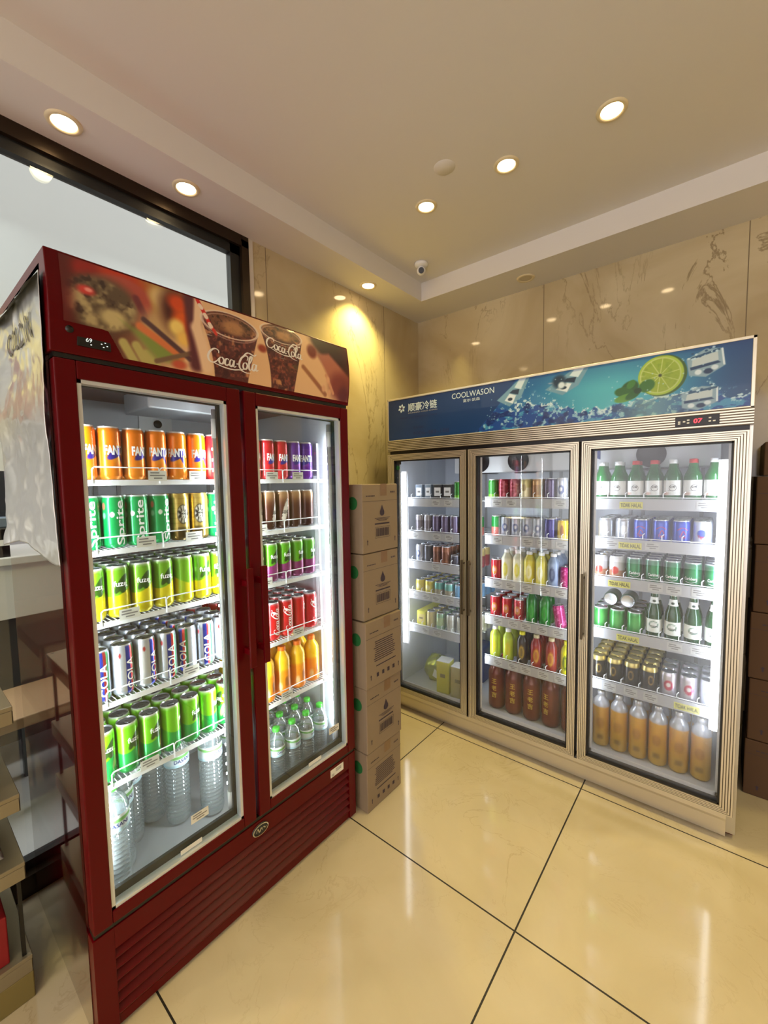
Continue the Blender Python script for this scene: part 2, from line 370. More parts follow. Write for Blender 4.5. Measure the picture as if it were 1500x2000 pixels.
# the space beyond the window
struct('floor_beyond', MB().box(-6.5, XL, -5, 4, -.1, 0), 'out_floor')
struct('wall_beyond', MB().box(-4.6, -4.5, -5, 4, 0, 6), 'out_wall')
light('AREA', 'added_fill', (-3.3, -.6, 3.6), (0, 0, -1), 30, (.97, 1, .97), None, 2.2, 3.0)  # two added, unseen area lamps that brighten the space beyond the window
light('AREA', 'added_fill', (-3.3, 2.4, 3.6), (0, 0, -1), 16, (.97, 1, .97), None, 2.2, 2.0)
sc = empty('service_counter', (-3.1, -.2, 0), 'white service counter beyond the left window', 'counter')
MB().box(-3.4, -2.85, -1.6, 1.0, .12, 1.02).build('counter_body', 'charcoal', sc, .004)
MB().box(-2.849, -2.83, -1.6, 1.0, .78, 1.06).build('front_panel', 'counter_white', sc, .003)
MB().box(-3.45, -2.81, -1.65, 1.05, 1.06, 1.1).build('countertop', 'counter_white', sc, .004)
cr = empty('cash_register', (-3.0, .5, 1.1), 'dark cash register standing on the counter beyond the window', 'cash register')
MB().box(-3.2, -2.85, .15, .75, 1.1, 1.25).build('drawer', 'black', cr, .006); MB().box(-2.849, -2.845, .3, .6, 1.16, 1.19).build('slot', 'white', cr)
MB().box(-3.1, -3.06, .2, .7, 1.32, 1.58).build('screen', 'charcoal', cr, .005); MB().box(-3.1, -3.05, .4, .5, 1.24, 1.33).build('neck', 'charcoal', cr)
MB().box(-3.2, -2.9, .15, .75, 1.25, 1.3).build('tray', 'blue_grey', cr, .004)
sh = empty('wall_shelf', (-4.4, 0, 2.0), 'grey display shelving on the far wall beyond the window', 'shelf')
MB().box(-4.5, -4.2, -1.2, 1.0, 1.86, 1.94).box(-4.5, -4.2, -1.2, 1.0, 0, .08).box(-4.5, -4.46, -1.2, 1.0, .08, 1.86).box(-4.5, -4.2, .98, 1.0, .08, 1.86).build('frame', 'rail_grey', sh)
for nm, z0, z1, m, lb in (('poster_board', 2.45, 2.75, 'yellow_board', 'yellow display board above the far shelf beyond the window'), ('display_board', 2.0, 2.43, 'maroon', 'maroon display panel under the yellow board beyond the window')):
    tag(MB().box(-4.495, -4.3, -1.0, .8, z0, z1).build(nm, m, bevel=.01), lb, 'sign')
nb = empty('notice_sign', (-2.79, .27, 0), 'white lettered notice sign standing beyond the window', 'sign')
MB().box(-2.80, -2.785, .1, .47, 1.54, 1.72).build('sign_board', 'white', nb)
MB().box(-2.80, -2.79, .26, .28, .0, 1.54).build('sign_post', 'charcoal', nb)
lm = MB(); lm.flat(text('R', h=.04, bold=.01, cuts=0), (-2.783, .425, 1.675), (0, 1, 0), (0, 0, 1)); lm.flat(text('3', h=.04, bold=.01, cuts=0), (-2.783, .42, 1.585), (0, 1, 0), (0, 0, 1)); lm.build('lettering', 'ink', nb)
wb = empty('wooden_bench', (-2.5, .1, 0), 'pale wooden bench beyond the window', 'bench')
MB().box(-2.75, -2.35, -1.2, .5, .4, .45).build('bench_top', 'wood', wb, .005)
for x in (-2.7, -2.4):
    for y in (-1.1, .4): MB().box(x - .02, x + .02, y - .02, y + .02, 0, .4).build('leg', 'stool_grey', wb)

# ------------------------------------------------------------------ ceiling fittings
def downlight(x, y, z, label, on=True, pw=1.0, tilt=0, color=WARM):
    t = empty('downlight', (x, y, z), label, 'ceiling light', 'recessed downlights in the ceiling')
    MB().lathe([(.036, -.002), (.04, -.006), (.05, -.005), (.053, 0)], 32, (x, y, z)).build('trim_ring', 'ring', t)
    MB().lathe([(.0, -.0035), (.02, -.004), (.037, -.0025)], 28, (x, y, z)).build('lens', 'lamp' if on else 'plaster', t)
    if on: light('SPOT', 'lamp', (x, y, z - .012), (tilt, 0, -1), SPOT_W * pw, color, t, .035, spot=125, blend=.75)
    return t
SX = -1.765
for (y, lb, pw) in ((.48, 'round downlight in left soffit nearest the camera', 1), (.892, 'round downlight in left soffit above the red cooler', 1),
                (2.027, 'round downlight in left soffit close to the wall corner', 1.5), (-.4, 'round downlight in left soffit behind the camera', 1), (-1.4, 'round downlight in left soffit far behind the camera', 1)):
    downlight(SX, y, ZS, lb, pw=pw, color=(1, .82, .26) if y > 1.5 else WARM)
for x, lb in ((-1.18, 'leftmost of the three round ceiling downlights'), (-.77, 'middle of the three round ceiling downlights'), (-.367, 'rightmost of the three round ceiling downlights')):
    downlight(x, 1.80, ZC, lb, pw=.8, color=(1, .80, .30))
for x, q in ((.9, 'nearer'), (2.2, 'farther')): downlight(x, 1.8, ZC, f'round downlight in the right ceiling outside the frame, {q} one')
for x in (-.9, .5, 1.9):
    for y in (-.9, -2.4): downlight(x, y, ZC, f"round downlight behind the camera, {'near' if y > -1 else 'far'} row, {('left', 'middle', 'right')[int((x + .9) / 1.3)]} one", pw=1.0)
for x in (1.0,): downlight(x, 2.59, ZS, 'round downlight in the back soffit, right of the frame', color=(1, .80, .30))
downlight(-.982, 2.59, ZS, 'unlit round downlight in the back soffit', on=False)
tag(MB().lathe([(0, -.002), (.044, -.002), (.046, 0)], 32, (-.98, 1.64, ZC)).build('cover_plate', 'ceiling_paint'), 'round blank cover plate flush with the ceiling', 'cover plate')
cm = empty('security_camera', (-1.5, 2.225, ZC), 'small white dome security camera on ceiling near the corner', 'camera')
MB().lathe([(0, 0), (.04, 0), (.042, -.012), (.032, -.022), (0, -.022)], 24, (-1.5, 2.225, ZC)).build('base', 'white', cm)
MB().lathe([(.027 * math.sin(a), -.045 + .027 * math.cos(a)) for a in np.linspace(.05, PI, 12)], 20, (-1.5, 2.225, ZC)).build('camera_ball', 'white', cm)
dl = Vector((1.45, -2.1, -.9)).normalized(); pc = Vector((-1.5, 2.225, ZC - .045)); MB().rod(pc + dl * .015, pc + dl * .0285, .017, 16, 0).build('lens', 'black', cm)

# ------------------------------------------------------------------ red two-door cooler
RC = empty('drinks_cooler', (-1.52, .755, 0), 'tall red two-door glass cooler with soft drink header picture', 'cooler')
y0, y1, xb, xf = .27, 1.24, -1.85, -1.242
MB().box(xb, xf, y1 - .03, y1, 0, 1.97).box(xb, xb + .03, y0 + .03, y1 - .03, 0, 1.97).box(xb + .03, xf, y0 + .03, y1 - .03, 1.782, 1.97) \
    .box(xb + .03, xf, y0 + .03, y1 - .03, .03, .262).build('cabinet', 'red_gloss', RC)
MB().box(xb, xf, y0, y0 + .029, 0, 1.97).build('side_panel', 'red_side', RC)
ln = MB(); lx, ly0, ly1, lz0, lz1 = -1.785, .312, 1.198, .272, 1.775
ln.box(lx - .004, lx, ly0, ly1, lz0, lz1).box(lx, xf, ly0 - .004, ly0, lz0, lz1).box(lx, xf, ly1, ly1 + .004, lz0, lz1).box(lx, xf, ly0, ly1, lz1, lz1 + .004)
ln.build('inner_liner', 'liner', RC)
MB().box(lx, xf, ly0, ly1, .264, .272).build('inner_floor', 'steel_grey', RC)
sl = MB()
for y in (.50, .575, .93, 1.0): sl.box(lx + .001, lx + .006, y, y + .014, .3, 1.62)
for y in (ly1 - .012,):
    for x in (-1.7, -1.36): sl.box(x, x + .02, y, y + .011, .3, 1.62)
sl.build('shelf_track', 'rail_grey', RC)
MB().box(lx + .001, lx + .006, .665, .79, 1.62, 1.76).build('thermostat_plate', 'white', RC)
MB().lathe([(0, .004), (.016, .004), (.016, 0)], 20, (lx + .004, .735, 1.70), axis='x').build('thermostat_hole', 'black', RC)
ev = MB().box(-1.62, -1.42, .56, .93, 1.70, 1.774).build('evaporator_cover', 'liner', RC, .006)
g = MB()
for k in range(12): g.box(-1.47 + .002, -1.45, .40 + k * .013, .407 + k * .013, 1.768, 1.7745)
g.build('fan_grille', 'black', RC)
def bulge(z): return -1.2 + .012 * np.sin(PI * np.clip((z - 1.765) / .229, 0, 1))
prof = [(xb, 1.765)] + [(float(bulge(z)), float(z)) for z in np.linspace(1.765, 1.994, 14)] + [(xb, 1.994)]
hd = MB().prism(prof, y0, y1, 'y').build('header', 'red_gloss', RC, .0025)
MB().box(-1.24, -1.206, y0 + .006, y1 - .006, 1.754, 1.766).build('door_gap', 'black', RC); MB().box(-1.24, -1.208, y0 + .006, y1 - .006, .296, .309).build('door_gap', 'black', RC)
# header picture
PY0, PY1, PZ0, PZ1 = .297, 1.233, 1.777, 1.988
nu, nv = 720, 168
Yg, Zg = np.meshgrid(np.linspace(PY0, PY1, nu), np.linspace(PZ0, PZ1, nv))
P = Paint(Yg, Zg, (232, 186, 140))
N1 = noise2(Yg, Zg, 40, 3); N2 = noise2(Yg, Zg, 110, 9, 3)
P.G(1 - ss(.33, .60, Yg), (70, 26, 20)); P.E(.50, 1.96, .09, .05, (170, 130, 60), .6); P.E(.42, 1.975, .06, .03, (190, 50, 24), .7); P.E(.345, 1.965, .03, .03, (150, 24, 20), .6)
P.E(.41, 1.915, .085, .062, (176, 76, 62), .12, .35); P.E(.375, 1.895, .085, .068, (92, 74, 56), .25, .2)
P.G((1 - ss(.85, 1.1, np.sqrt(((Yg - .375) / .08) ** 2 + ((Zg - 1.895) / .062) ** 2))) * ss(.35, .7, N1), (178, 158, 112)); P.G((1 - ss(.85, 1.1, np.sqrt(((Yg - .37) / .08) ** 2 + ((Zg - 1.9) / .06) ** 2))) * ss(.55, .75, noise2(Yg, Zg, 55, 21)), (60, 40, 36))
P.E(.40, 1.868, .03, .022, (196, 176, 122), .5); P.E(.345, 1.918, .018, .011, (206, 60, 54), .5); P.E(.35, 1.92, .008, .005, (238, 150, 140), .5)
P.L(.455, 1.935, .475, 1.89, .008, (110, 44, 54), .6)
P.L(.52, 1.955, .56, 1.88, .03, (222, 190, 130), .5); P.E(.50, 1.86, .04, .05, (196, 160, 110), .6)
for (a, b, c, d) in ((.42, 1.815, .445, 1.775), (.45, 1.815, .475, 1.775), (.475, 1.80, .50, 1.775)): P.L(a, b, c, d, .011, (184, 172, 104), .4)
P.poly([(.43, 1.86), (.50, 1.79), (.57, 1.79), (.56, 1.83)], (130, 146, 70), .012); P.L(.46, 1.865, .565, 1.812, .010, (216, 120, 70), .5); P.L(.47, 1.885, .59, 1.81, .007, (84, 56, 62), .5)
P.L(.50, 1.787, .60, 1.83, .006, (120, 92, 70), .5); P.E(.56, 1.79, .02, .012, (196, 84, 60), .5)
P.E(.56, 1.93, .045, .06, (70, 24, 22), .5); P.E(.565, 1.955, .028, .025, (214, 74, 26), .5); P.E(.575, 1.91, .03, .03, (224, 92, 28), .5); P.E(.555, 1.888, .022, .022, (246, 214, 116), .5); P.E(.575, 1.862, .022, .02, (244, 196, 96), .5); P.E(.60, 1.90, .02, .05, (150, 34, 24), .5)
P.L(.60, 1.98, .61, 1.80, .02, (92, 40, 50), .5); P.L(.625, 1.99, .612, 1.90, .012, (240, 202, 164), .5); P.L(.612, 1.90, .64, 1.80, .018, (240, 202, 164), .5)
def glass(cy, z0, z1, hw0, hw1, rimz, rimh, dim=0):
    t = np.clip((Zg - z0) / (z1 - z0), 0, 1); hw = hw0 + (hw1 - hw0) * t ** 1.4
    ins = (1 - ss(-.0015, .0015, np.abs(Yg - cy) - hw)) * (Zg < rimz)
    d = np.sqrt(((Yg - cy) / hw1) ** 2 + ((Zg - rimz) / rimh) ** 2); ins = np.maximum(ins, 1 - ss(.97, 1.03, d))
    P.G(ins, (84, 36, 40)); P.G(ins * ss(.45, .75, N2) * .8, (150, 74, 58)); P.G(ins * ss(.62, .8, N1) * .8, (214, 150, 100)); P.G(ins * ss(.55, .75, noise2(Yg, Zg, 80, 33)) * .7, (52, 18, 30))
    P.E(cy, rimz + .004, hw1 * .9, rimh * .8, (126, 80, 54), .15, 0, .75); P.G((1 - ss(.7, .95, d)) * ss(.5, .7, N2), (60, 30, 28)); P.E(cy + hw1 * .1, rimz - .004, hw1 * .4, rimh * .55, (196, 140, 92), .5, 0, .8)
    P.E(cy, rimz, hw1, rimh, (238, 216, 196), .1, 0, .85, ring=.06); P.E(cy, rimz - .008, hw1 * .95, rimh, (214, 180, 164), .1, 0, .5, ring=.05)
glass(.722, 1.777, 1.93, .056, .094, 1.938, .038)
glass(.915, 1.777, 1.955, .048, .085, 1.962, .03)
P.L(.623, 1.985, .652, 1.925, .006, (214, 40, 40), .2); P.L(.652, 1.925, .67, 1.90, .005, (214, 60, 50), .2)
for k in range(3): P.L(.628 + k * .012, 1.972 - k * .024, .632 + k * .012, 1.966 - k * .024, .006, (244, 220, 200), .2)
P.E(.83, 1.895, .016, .012, (150, 52, 34), .5)
P.E(1.16, 1.96, .12, .07, (52, 18, 24), .35, -.5); P.E(1.045, 1.935, .022, .024, (120, 40, 34), .4); P.L(1.08, 1.985, 1.23, 1.90, .03, (48, 14, 22), .4)
P.poly([(1.07, 1.93), (1.16, 1.80), (1.24, 1.80), (1.24, 1.87), (1.13, 1.945)], (176, 104, 84), .01); P.E(1.18, 1.83, .05, .05, (132, 58, 56), .5); P.E(1.205, 1.80, .03, .03, (104, 40, 48), .5)
P.L(1.0, 1.87, 1.11, 1.79, .008, (160, 100, 70), .6); P.L(1.11, 1.86, 1.15, 1.80, .006, (214, 150, 116), .5)
for a, b in ((1.10, 1.81), (1.13, 1.80), (1.12, 1.845)): P.E(a, b, .009, .012, (226, 168, 130), .5)
P.G(ss(1.17, 1.25, Yg) * .5, (90, 20, 24)); P.G((1 - ss(.297, .335, Yg)) * .9, (92, 8, 12))
notch = (Yg < .425) & (Zg < 1.835 - np.clip((Yg - .385) / .035, 0, 1) * .06) & (Zg < 1.842 - (Yg - .297) * .1)
pos = np.stack([bulge(Zg) + .0012, Yg, Zg], -1)
grid_mesh('header_picture', nu, nv, pos, P.c, 'foil_film' if False else 'printed', RC, keep=~notch)
lg = MB()
def onhead(t2, dx=.0022):
    vs, fs = t2; lg.add([(float(bulge(b)) + dx, a, b) for a, b in vs], fs)
def wg(cy, hw, k):
    return lambda a, b: (cy + hw * math.sin(np.clip((a - cy) / hw, -1.3, 1.3)), b + k * ((a - cy) / hw) ** 2 - k)
onhead(script_cola(.172, .728, 1.852, lambda a, b: (a, b - .02 + .12 * (a - .728) ** 2 / .08 * .3)))
lg.build('header_script', 'script_white', RC); lg = MB()
onhead(script_cola(.150, .922, 1.925, lambda a, b: (a, b - .012 + .35 * (a - .922) ** 2 - .1 * (a - .922))))
lg.build('header_script', 'script_white', RC)
dp = MB().box(-1.2, -1.1935, .322, .392, 1.786, 1.811).build('display', 'black', RC, .001)
dg = MB(); dg.flat(text('69', h=.0095, cuts=0, slant=.1), (-1.1930, .346, 1.803), (0, 1, 0), (0, 0, 1))
for q, (a, b) in enumerate(((.372, 1.80), (.38, 1.804), (.384, 1.797), (.376, 1.793), (.35, 1.793))): dg.box(-1.1934, -1.193, a - .0015, a + .0015, b - .001, b + .001)
dg.build('digits', 'dim_led', dp)
MB().lathe([(0, .008), (.008, .007), (.009, 0)], 20, (-1.197, .308, 1.819), axis='x').build('lock', 'black', RC)
# doors
def red_door(a, b, ga, gb, hy, side):
    z0, z1, g0, g1 = .311, 1.752, .345, 1.709
    d = MB().box(-1.241, -1.2, a, ga, z0, z1).box(-1.241, -1.2, gb, b, z0, z1).box(-1.241, -1.2, ga, gb, z0, g0).box(-1.241, -1.2, ga, gb, g1, z1).build('door', 'red_gloss', RC, .003)
    s = MB(); t = .009
    for (u0, u1, w0, w1) in ((ga, ga + t, g0, g1), (gb - t, gb, g0, g1), (ga, gb, g0, g0 + t), (ga, gb, g1 - t, g1)): s.box(-1.228, -1.204, u0, u1, w0, w1)
    s.build('glazing_bead', 'spacer', d)
    s = MB(); t2_ = .03
    for (u0, u1, w0, w1) in ((ga, ga + .01, g0, g1), (gb - .018, gb, g0, g1), (ga, gb, g0, g0 + t2_), (ga, gb, g1 - .012, g1)): s.box(-1.2405, -1.23, u0, u1, w0, w1)
    s.build('gasket', 'gasket', d)
    MB().box(-1.218, -1.214, ga + .004, gb - .004, g0 + .004, g1 - .004).build('glass', 'pane', d)
    h = MB(); h.box(-1.168, -1.158, hy - .011, hy + .011, .86, 1.185).box(-1.2, -1.166, hy - .009, hy + .004, .90, .92).box(-1.2, -1.166, hy - .009, hy + .004, 1.125, 1.145)
    h.build('handle', 'red_gloss', d, .002)
    MB().box(-1.213, -1.2128, (ga + gb) / 2 - .01, (ga + gb) / 2 + .055, g0 + .012, g0 + .026).build('sticker', 'tag', d)
    return d
red_door(.275, .749, .318, .703, .736, 1); red_door(.762, 1.236, .806, 1.195, .788, -1)
# kick grille with louvres
gr = MB().box(-1.242, -1.205, y0 + .002, y0 + .05, .012, .295).box(-1.242, -1.205, y1 - .04, y1 - .002, .012, .295).box(-1.242, -1.205, y0 + .05, y1 - .04, .235, .295).box(-1.242, -1.21, y0 + .05, y1 - .04, .012, .04)
for k in range(6):
    z = .045 + k * .032; gr.prism([(-1.236, z + .02), (-1.206, z), (-1.204, z + .006), (-1.232, z + .029)], y0 + .05, y1 - .04, 'y')
gr.build('kick_grille', 'red_gloss', RC, .001)
MB().box(-1.242, -1.236, y0 + .05, y1 - .04, .04, .24).build('grille_backing', 'black', RC)
bd = MB().lathe([(0, .006), (.9, .005), (1, 0)], 32, (0, 0, 0), axis='x'); bd.v = [(-1.205 + v[0], .762 + v[1] * .031, .266 + v[2] * .019) for v in bd.v]; bd = bd.build('badge', 'charcoal', RC)
bt = MB(); bt.v = []; bt.lathe([(.88, .0068), (1, .0062)], 32, (0, 0, 0), axis='x'); bt.v = [(-1.205 + v[0], .762 + v[1] * .031, .266 + v[2] * .019) for v in bt.v]
for s_ in ([(-.6, -.1), (-.4, .5), (-.2, -.3), (0, .4), (.15, -.2)], [(.1, .0), (.35, .3), (.55, -.1), (.7, .2)]): t2 = ribbon(s_, .12); bt.flat(t2, (-1.1975, .762, .266), (0, .031, 0), (0, 0, .019))
bt.build('badge_lettering', 'chrome', RC)
sk = MB().box(-1.205, -1.2045, 1.095, 1.168, .252, .284).build('rating_sticker', 'tag', RC)
q = MB()
for k in range(5): q.box(-1.2044, -1.2042, 1.10 + .012 * (k > 1) * 2, 1.115 + .01 * (k > 1) * 4, .256 + k * .005, .2585 + k * .005)
q.build('print', 'tag_line', sk)
# LED fixtures
for yy, dy in ((.326, .5), (.694, -.5), (.818, .5), (1.186, -.5)):
    f = MB().rod((-1.262, yy, .36), (-1.262, yy, 1.69), .0095, 12).build('light_tube', 'spacer', RC)
    MB().rod((-1.262, yy, 1.60), (-1.262, yy, 1.66), .0115, 12).build('end_cap', 'white', f); MB().rod((-1.262, yy, .36), (-1.262, yy, .42), .0115, 12).build('end_cap', 'white', f)
    e = MB()
    for k in range(34): e.box(-1.2745, -1.2718, yy - .003 + (.009 if dy > 0 else -.009) * .5, yy + .003 + (.009 if dy > 0 else -.009) * .5, .44 + k * .034, .448 + k * .034)
    e.build('led_dots', 'tube', f)
    light('AREA', 'led_strip', (-1.276, yy, 1.02), (-1, dy, 0), RED_LED * (.5 if yy > 1.1 else 1), (.93, .98, 1), RC, .02, 1.25)

def price_card(mb, org, u, v, w, h, n, lines=3):
    """card with printed lines; faces n"""
    o, u, v, n = Vector(org), Vector(u), Vector(v), Vector(n)
    mb.add([o, o + u * w, o + u * w + v * h, o + v * h], [(0, 1, 2, 3)], 0)
    o = o + n * .0004
    for k in range(lines):
        a, b = ((.12, .6), (.1, .9), (.3, .75))[k % 3]; z = .72 - k * .26
        mb.add([o + u * w * a + v * h * z, o + u * w * b + v * h * z, o + u * w * b + v * h * (z + .12), o + u * w * a + v * h * (z + .12)], [(0, 1, 2, 3)], 1)
RZ = [1.4705, 1.280, 1.082, .855, .622]
def red_shelf(a, b, z, cards):
    s = MB(); r = .0013; X0, X1 = -1.775, -1.302
    for x in (X0, -1.62, -1.46, X1): s.rod((x, a, z - .0035), (x, b, z - .0035), .0022, 6)
    s.box(X1, X1 + .004, a, b, z - .016, z - .001)
    for y in np.arange(a + .008, b - .004, .0125): s.rod((X0, y, z - .0013), (X1, y, z - .0013), r, 4, cap=False)
    sh = s.build('wire_shelf', 'white_wire', RC)
    g = MB(); m = (a + b) / 2; x = X1 + .006; h = .034
    for p, q in ((a + .045, m), (m, b - .035)):
        g.tube([(x, p, z - .012), (x, p, z + h - .006), (x, p + .006, z + h), (x, q - .002, z + h), (x, q, z - .012)], .0018, 6)
    g.build('front_guard', 'white_wire', sh)
    for c in cards:
        t = MB(); price_card(t, (x + .003, c, z - .004), (0, 1, 0), (0, 0, 1), .052, .03, (1, 0, 0)); t.build('price_card', ['tag', 'tag_line'], sh)
for k, z in enumerate(RZ):
    red_shelf(.318, .748, z, [[.50, .62], [.46, .60], [.405], [.57], [.435]][k]); red_shelf(.762, 1.192, z, [[.90, 1.02], [.845], [.86], [1.0], [.935]][k])
for c, z in ((.535, .43), (1.10, .43)):
    t = MB(); price_card(t, (-1.2125, c, z), (0, 1, 0), (0, 0, 1), .055, .028, (1, 0, 0)); t.build('price_card', ['tag', 'tag_line'], RC)

# silver foil sheet hung over the cooler's left side
nu, nv = 90, 150
A_, B_ = np.meshgrid(np.linspace(0, 1, nu), np.linspace(0, 1, nv))
n1 = noise2(A_, B_ * 1.7, 2.5, 5, 3); n2 = noise2(A_ + .4 * n1, B_ * 1.7, 7, 8, 3)
xx = -1.63 + A_ * (.425 - .02 * np.sin(B_ * 3)); zz = 1.285 + B_ * .655 - .03 * (1 - B_) * A_ * 0
zz = zz + (1 - B_) * .02 * np.sin(A_ * 5)
edge = 1 - .75 * A_ ** 3
yy = .262 - edge * (.012 * np.abs(n1 - .5) * 2 + .006 * np.abs(n2 - .5) * 2 + .012 * np.exp(-((B_ - .55) / .1) ** 2) + .02 * (1 - A_) * (1 - B_) ** 3 + .01 * ss(.8, 1, 1 - A_))
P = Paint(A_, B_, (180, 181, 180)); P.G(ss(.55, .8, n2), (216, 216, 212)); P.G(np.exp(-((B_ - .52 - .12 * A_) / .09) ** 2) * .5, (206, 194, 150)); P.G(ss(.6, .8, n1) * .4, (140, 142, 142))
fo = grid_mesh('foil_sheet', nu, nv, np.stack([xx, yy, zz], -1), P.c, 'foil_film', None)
md = fo.modifiers.new('thick', 'SOLIDIFY'); md.thickness = .0015; md.offset = 0
tag(fo, "crumpled silver foil sheet hung over the red cooler's left side", 'foil sheet')
ft = MB(); tv, tf = text('COLD IN', w=.26, h=.06, bold=.015)
def foil_y(x, z): i = min(nv - 1, max(0, int(round((z - 1.285) / .655 * (nv - 1))))); j = min(nu - 1, max(0, int(round((x + 1.63) / .415 * (nu - 1))))); return float(yy[max(0, i - 1):i + 2, max(0, j - 1):j + 2].min()) - .0025
ft.add([(-1.42 + a, foil_y(-1.42 + a, 1.84 + b), 1.84 + b) for a, b in tv], tf); ft.build('lettering', 'foil_text', fo)
fl = MB()
for k in range(14):
    a = -1.63 + k * .03; w1, w2 = .003 * math.sin(k * 1.3), .003 * math.sin(k * 1.3 + 1.3); fl.add([(a, .238 + w1, 1.905 + w1), (a + .03, .238 + w2, 1.905 + w2), (a + .03, .266, 1.944), (a, .266, 1.944)], [(0, 1, 2, 3)])
fl.build('folded_edge', 'foil', fo)

# ------------------------------------------------------------------ silver three-door cooler
SCR = empty('drinks_cooler', (-.79, 2.4, 0), 'wide silver three-door display cooler with blue ice and lime header', 'cooler')
sx0, sx1, yf, yb = -1.655, .073, 2.07, 2.735
MB().box(sx0, sx0 + .03, 2.085, yb, .02, 1.96).box(sx1 - .03, sx1, 2.085, yb, .02, 1.96).box(sx0, sx1, yb - .03, yb, .02, 1.96).box(sx0, sx1, 2.075, yb, 1.64, 1.96) \
    .box(sx0, sx1, 2.12, yb, .02, .118).build('cabinet', 'steel', SCR)
MB().box(sx0 + .03, sx1 - .03, 2.10, yb - .035, .118, .132).box(sx0 + .03, sx0 + .036, 2.10, yb - .03, .13, 1.64).box(sx1 - .036, sx1 - .03, 2.10, yb - .03, .13, 1.64).box(sx0 + .03, sx1 - .03, yb - .036, yb - .03, .13, 1.64) \
    .box(sx0 + .03, sx1 - .03, 2.10, yb - .03, 1.634, 1.64).build('inner_liner', 'liner', SCR)
t = MB()
for x in (-1.36, -1.30, -.86, -.80, -.42, -.36, -.1): t.box(x, x + .016, yb - .042, yb - .037, .2, 1.5)
t.build('shelf_track', 'rail_grey', SCR)
ho = MB().box(-1.35, -.02, 2.36, yb - .04, 1.50, 1.632).build('evaporator_housing', 'white', SCR, .006)
for x in (-1.17, -.93, -.28):
    fn = MB(); fn.lathe([(.0, -.004), (.062, -.004), (.066, 0)], 28, (x, 2.47, 1.499)); 
    for rr in (.02, .035, .05): fn.lathe([(rr, -.007), (rr + .003, -.007)], 28, (x, 2.47, 1.499), 1)
    for a in range(6): fn.rod((x, 2.47, 1.491), (x + .062 * math.cos(a * PI / 3), 2.47 + .062 * math.sin(a * PI / 3), 1.491), .0015, 4, 1)
    fn.build('fan_grille', ['black', 'steel_grey'], ho)
    f2 = MB(); f2.lathe([(0, 0), (.058, 0), (.062, .004)], 28, (x, 2.358, 1.565), axis='y'); f2.v = [(v[0], 2.359 - (v[1] - 2.358), v[2]) for v in f2.v]; f2.build('fan_opening', 'black', ho)
MB().prism([(-1.33, 1.62), (-1.16, 1.62), (-1.22, 1.56)], 2.355, 2.359, 'y').prism([(-.66, 1.62), (-.5, 1.62), (-.5, 1.55)], 2.355, 2.359, 'y').build('sticker', 'blue_pack', ho)
# header
hh = MB(); hz0, hz1 = 1.705, 1.965
hh.box(sx0, sx1, 2.062, 2.08, hz1 - .011, hz1).box(sx0, sx1, 2.062, 2.08, hz0, hz0 + .006).box(sx0, sx0 + .008, 2.062, 2.08, hz0, hz1).box(sx1 - .012, sx1, 2.062, 2.08, hz0, hz1)
hh.build('header_trim', 'alu', SCR, .0015)
nu, nv = 1120, 170
Xg, Zg = np.meshgrid(np.linspace(sx0 + .007, sx1 - .011, nu), np.linspace(hz0 + .005, hz1 - .010, nv))
P = Paint(Xg, Zg, (14, 62, 118)); N1 = noise2(Xg, Zg, 30, 3, 4); N2 = noise2(Xg, Zg, 70, 12, 3); N3 = noise2(Xg * 1.2, Zg * 2.2, 26, 44, 4)
P.G(ss(1.66, 1.97, Zg) * .35, (10, 40, 84)); arc = np.hypot(Xg + .80, Zg - 1.66) ; img = ss(-.004, .004, (Xg + 1.06) - 1.15 * np.maximum(Zg - 1.705, 0) ** 1.0 * (1.0 - .8 * np.clip(Zg - 1.705, 0, .3)))
cen = np.exp(-((Xg + .40) / .34) ** 2)
sky = np.array((18, 84, 150)) * np.ones(Xg.shape + (1,)); sky = sky * (1 - cen[..., None]) + np.array((84, 186, 200)) * cen[..., None]
rt = ss(-.18, .08, Xg)[..., None] * .75; sky = sky * (1 - rt) + np.array((14, 60, 110)) * rt
tp = (ss(1.84, 1.97, Zg) * .45)[..., None]; sky = sky * (1 - tp) + np.array((12, 64, 130)) * tp
P.c = P.c * (1 - img[..., None]) + sky * img[..., None]
P.G(img * (1 - ss(-.10, .02, Xg)) * 0, (0, 0, 0))
wl = 1.775 + .03 * np.sin((Xg + 1.0) * 9) + .035 * np.exp(-((Xg + .66) / .12) ** 2) + .02 * (N1 - .5) * 4 + .03 * np.exp(-((Xg + .94) / .08) ** 2) - .035 * ss(-.3, .0, Xg)
wa = img * (1 - ss(-.006, .006, Zg - wl)); P.G(wa, (22, 74, 150)); P.G(wa * ss(.5, .62, N3), (70, 150, 190)); P.G(wa * ss(.6, .68, N2) * .8, (176, 214, 222)); P.G(wa * ss(.55, .7, noise2(Xg, Zg * 1.5, 22, 77, 3)) * .8, (8, 34, 96))
P.G(img * np.exp(-((Zg - wl) / .006) ** 2) * ss(.4, .6, N2), (226, 240, 240)); P.G(img * np.exp(-((Zg - wl - .02) / .02) ** 2) * ss(.66, .74, N2), (214, 236, 238))
P.G(wa * np.exp(-((Xg + .25) / .12) ** 2) * .6, (150, 190, 170))
rngp = random.Random(4)
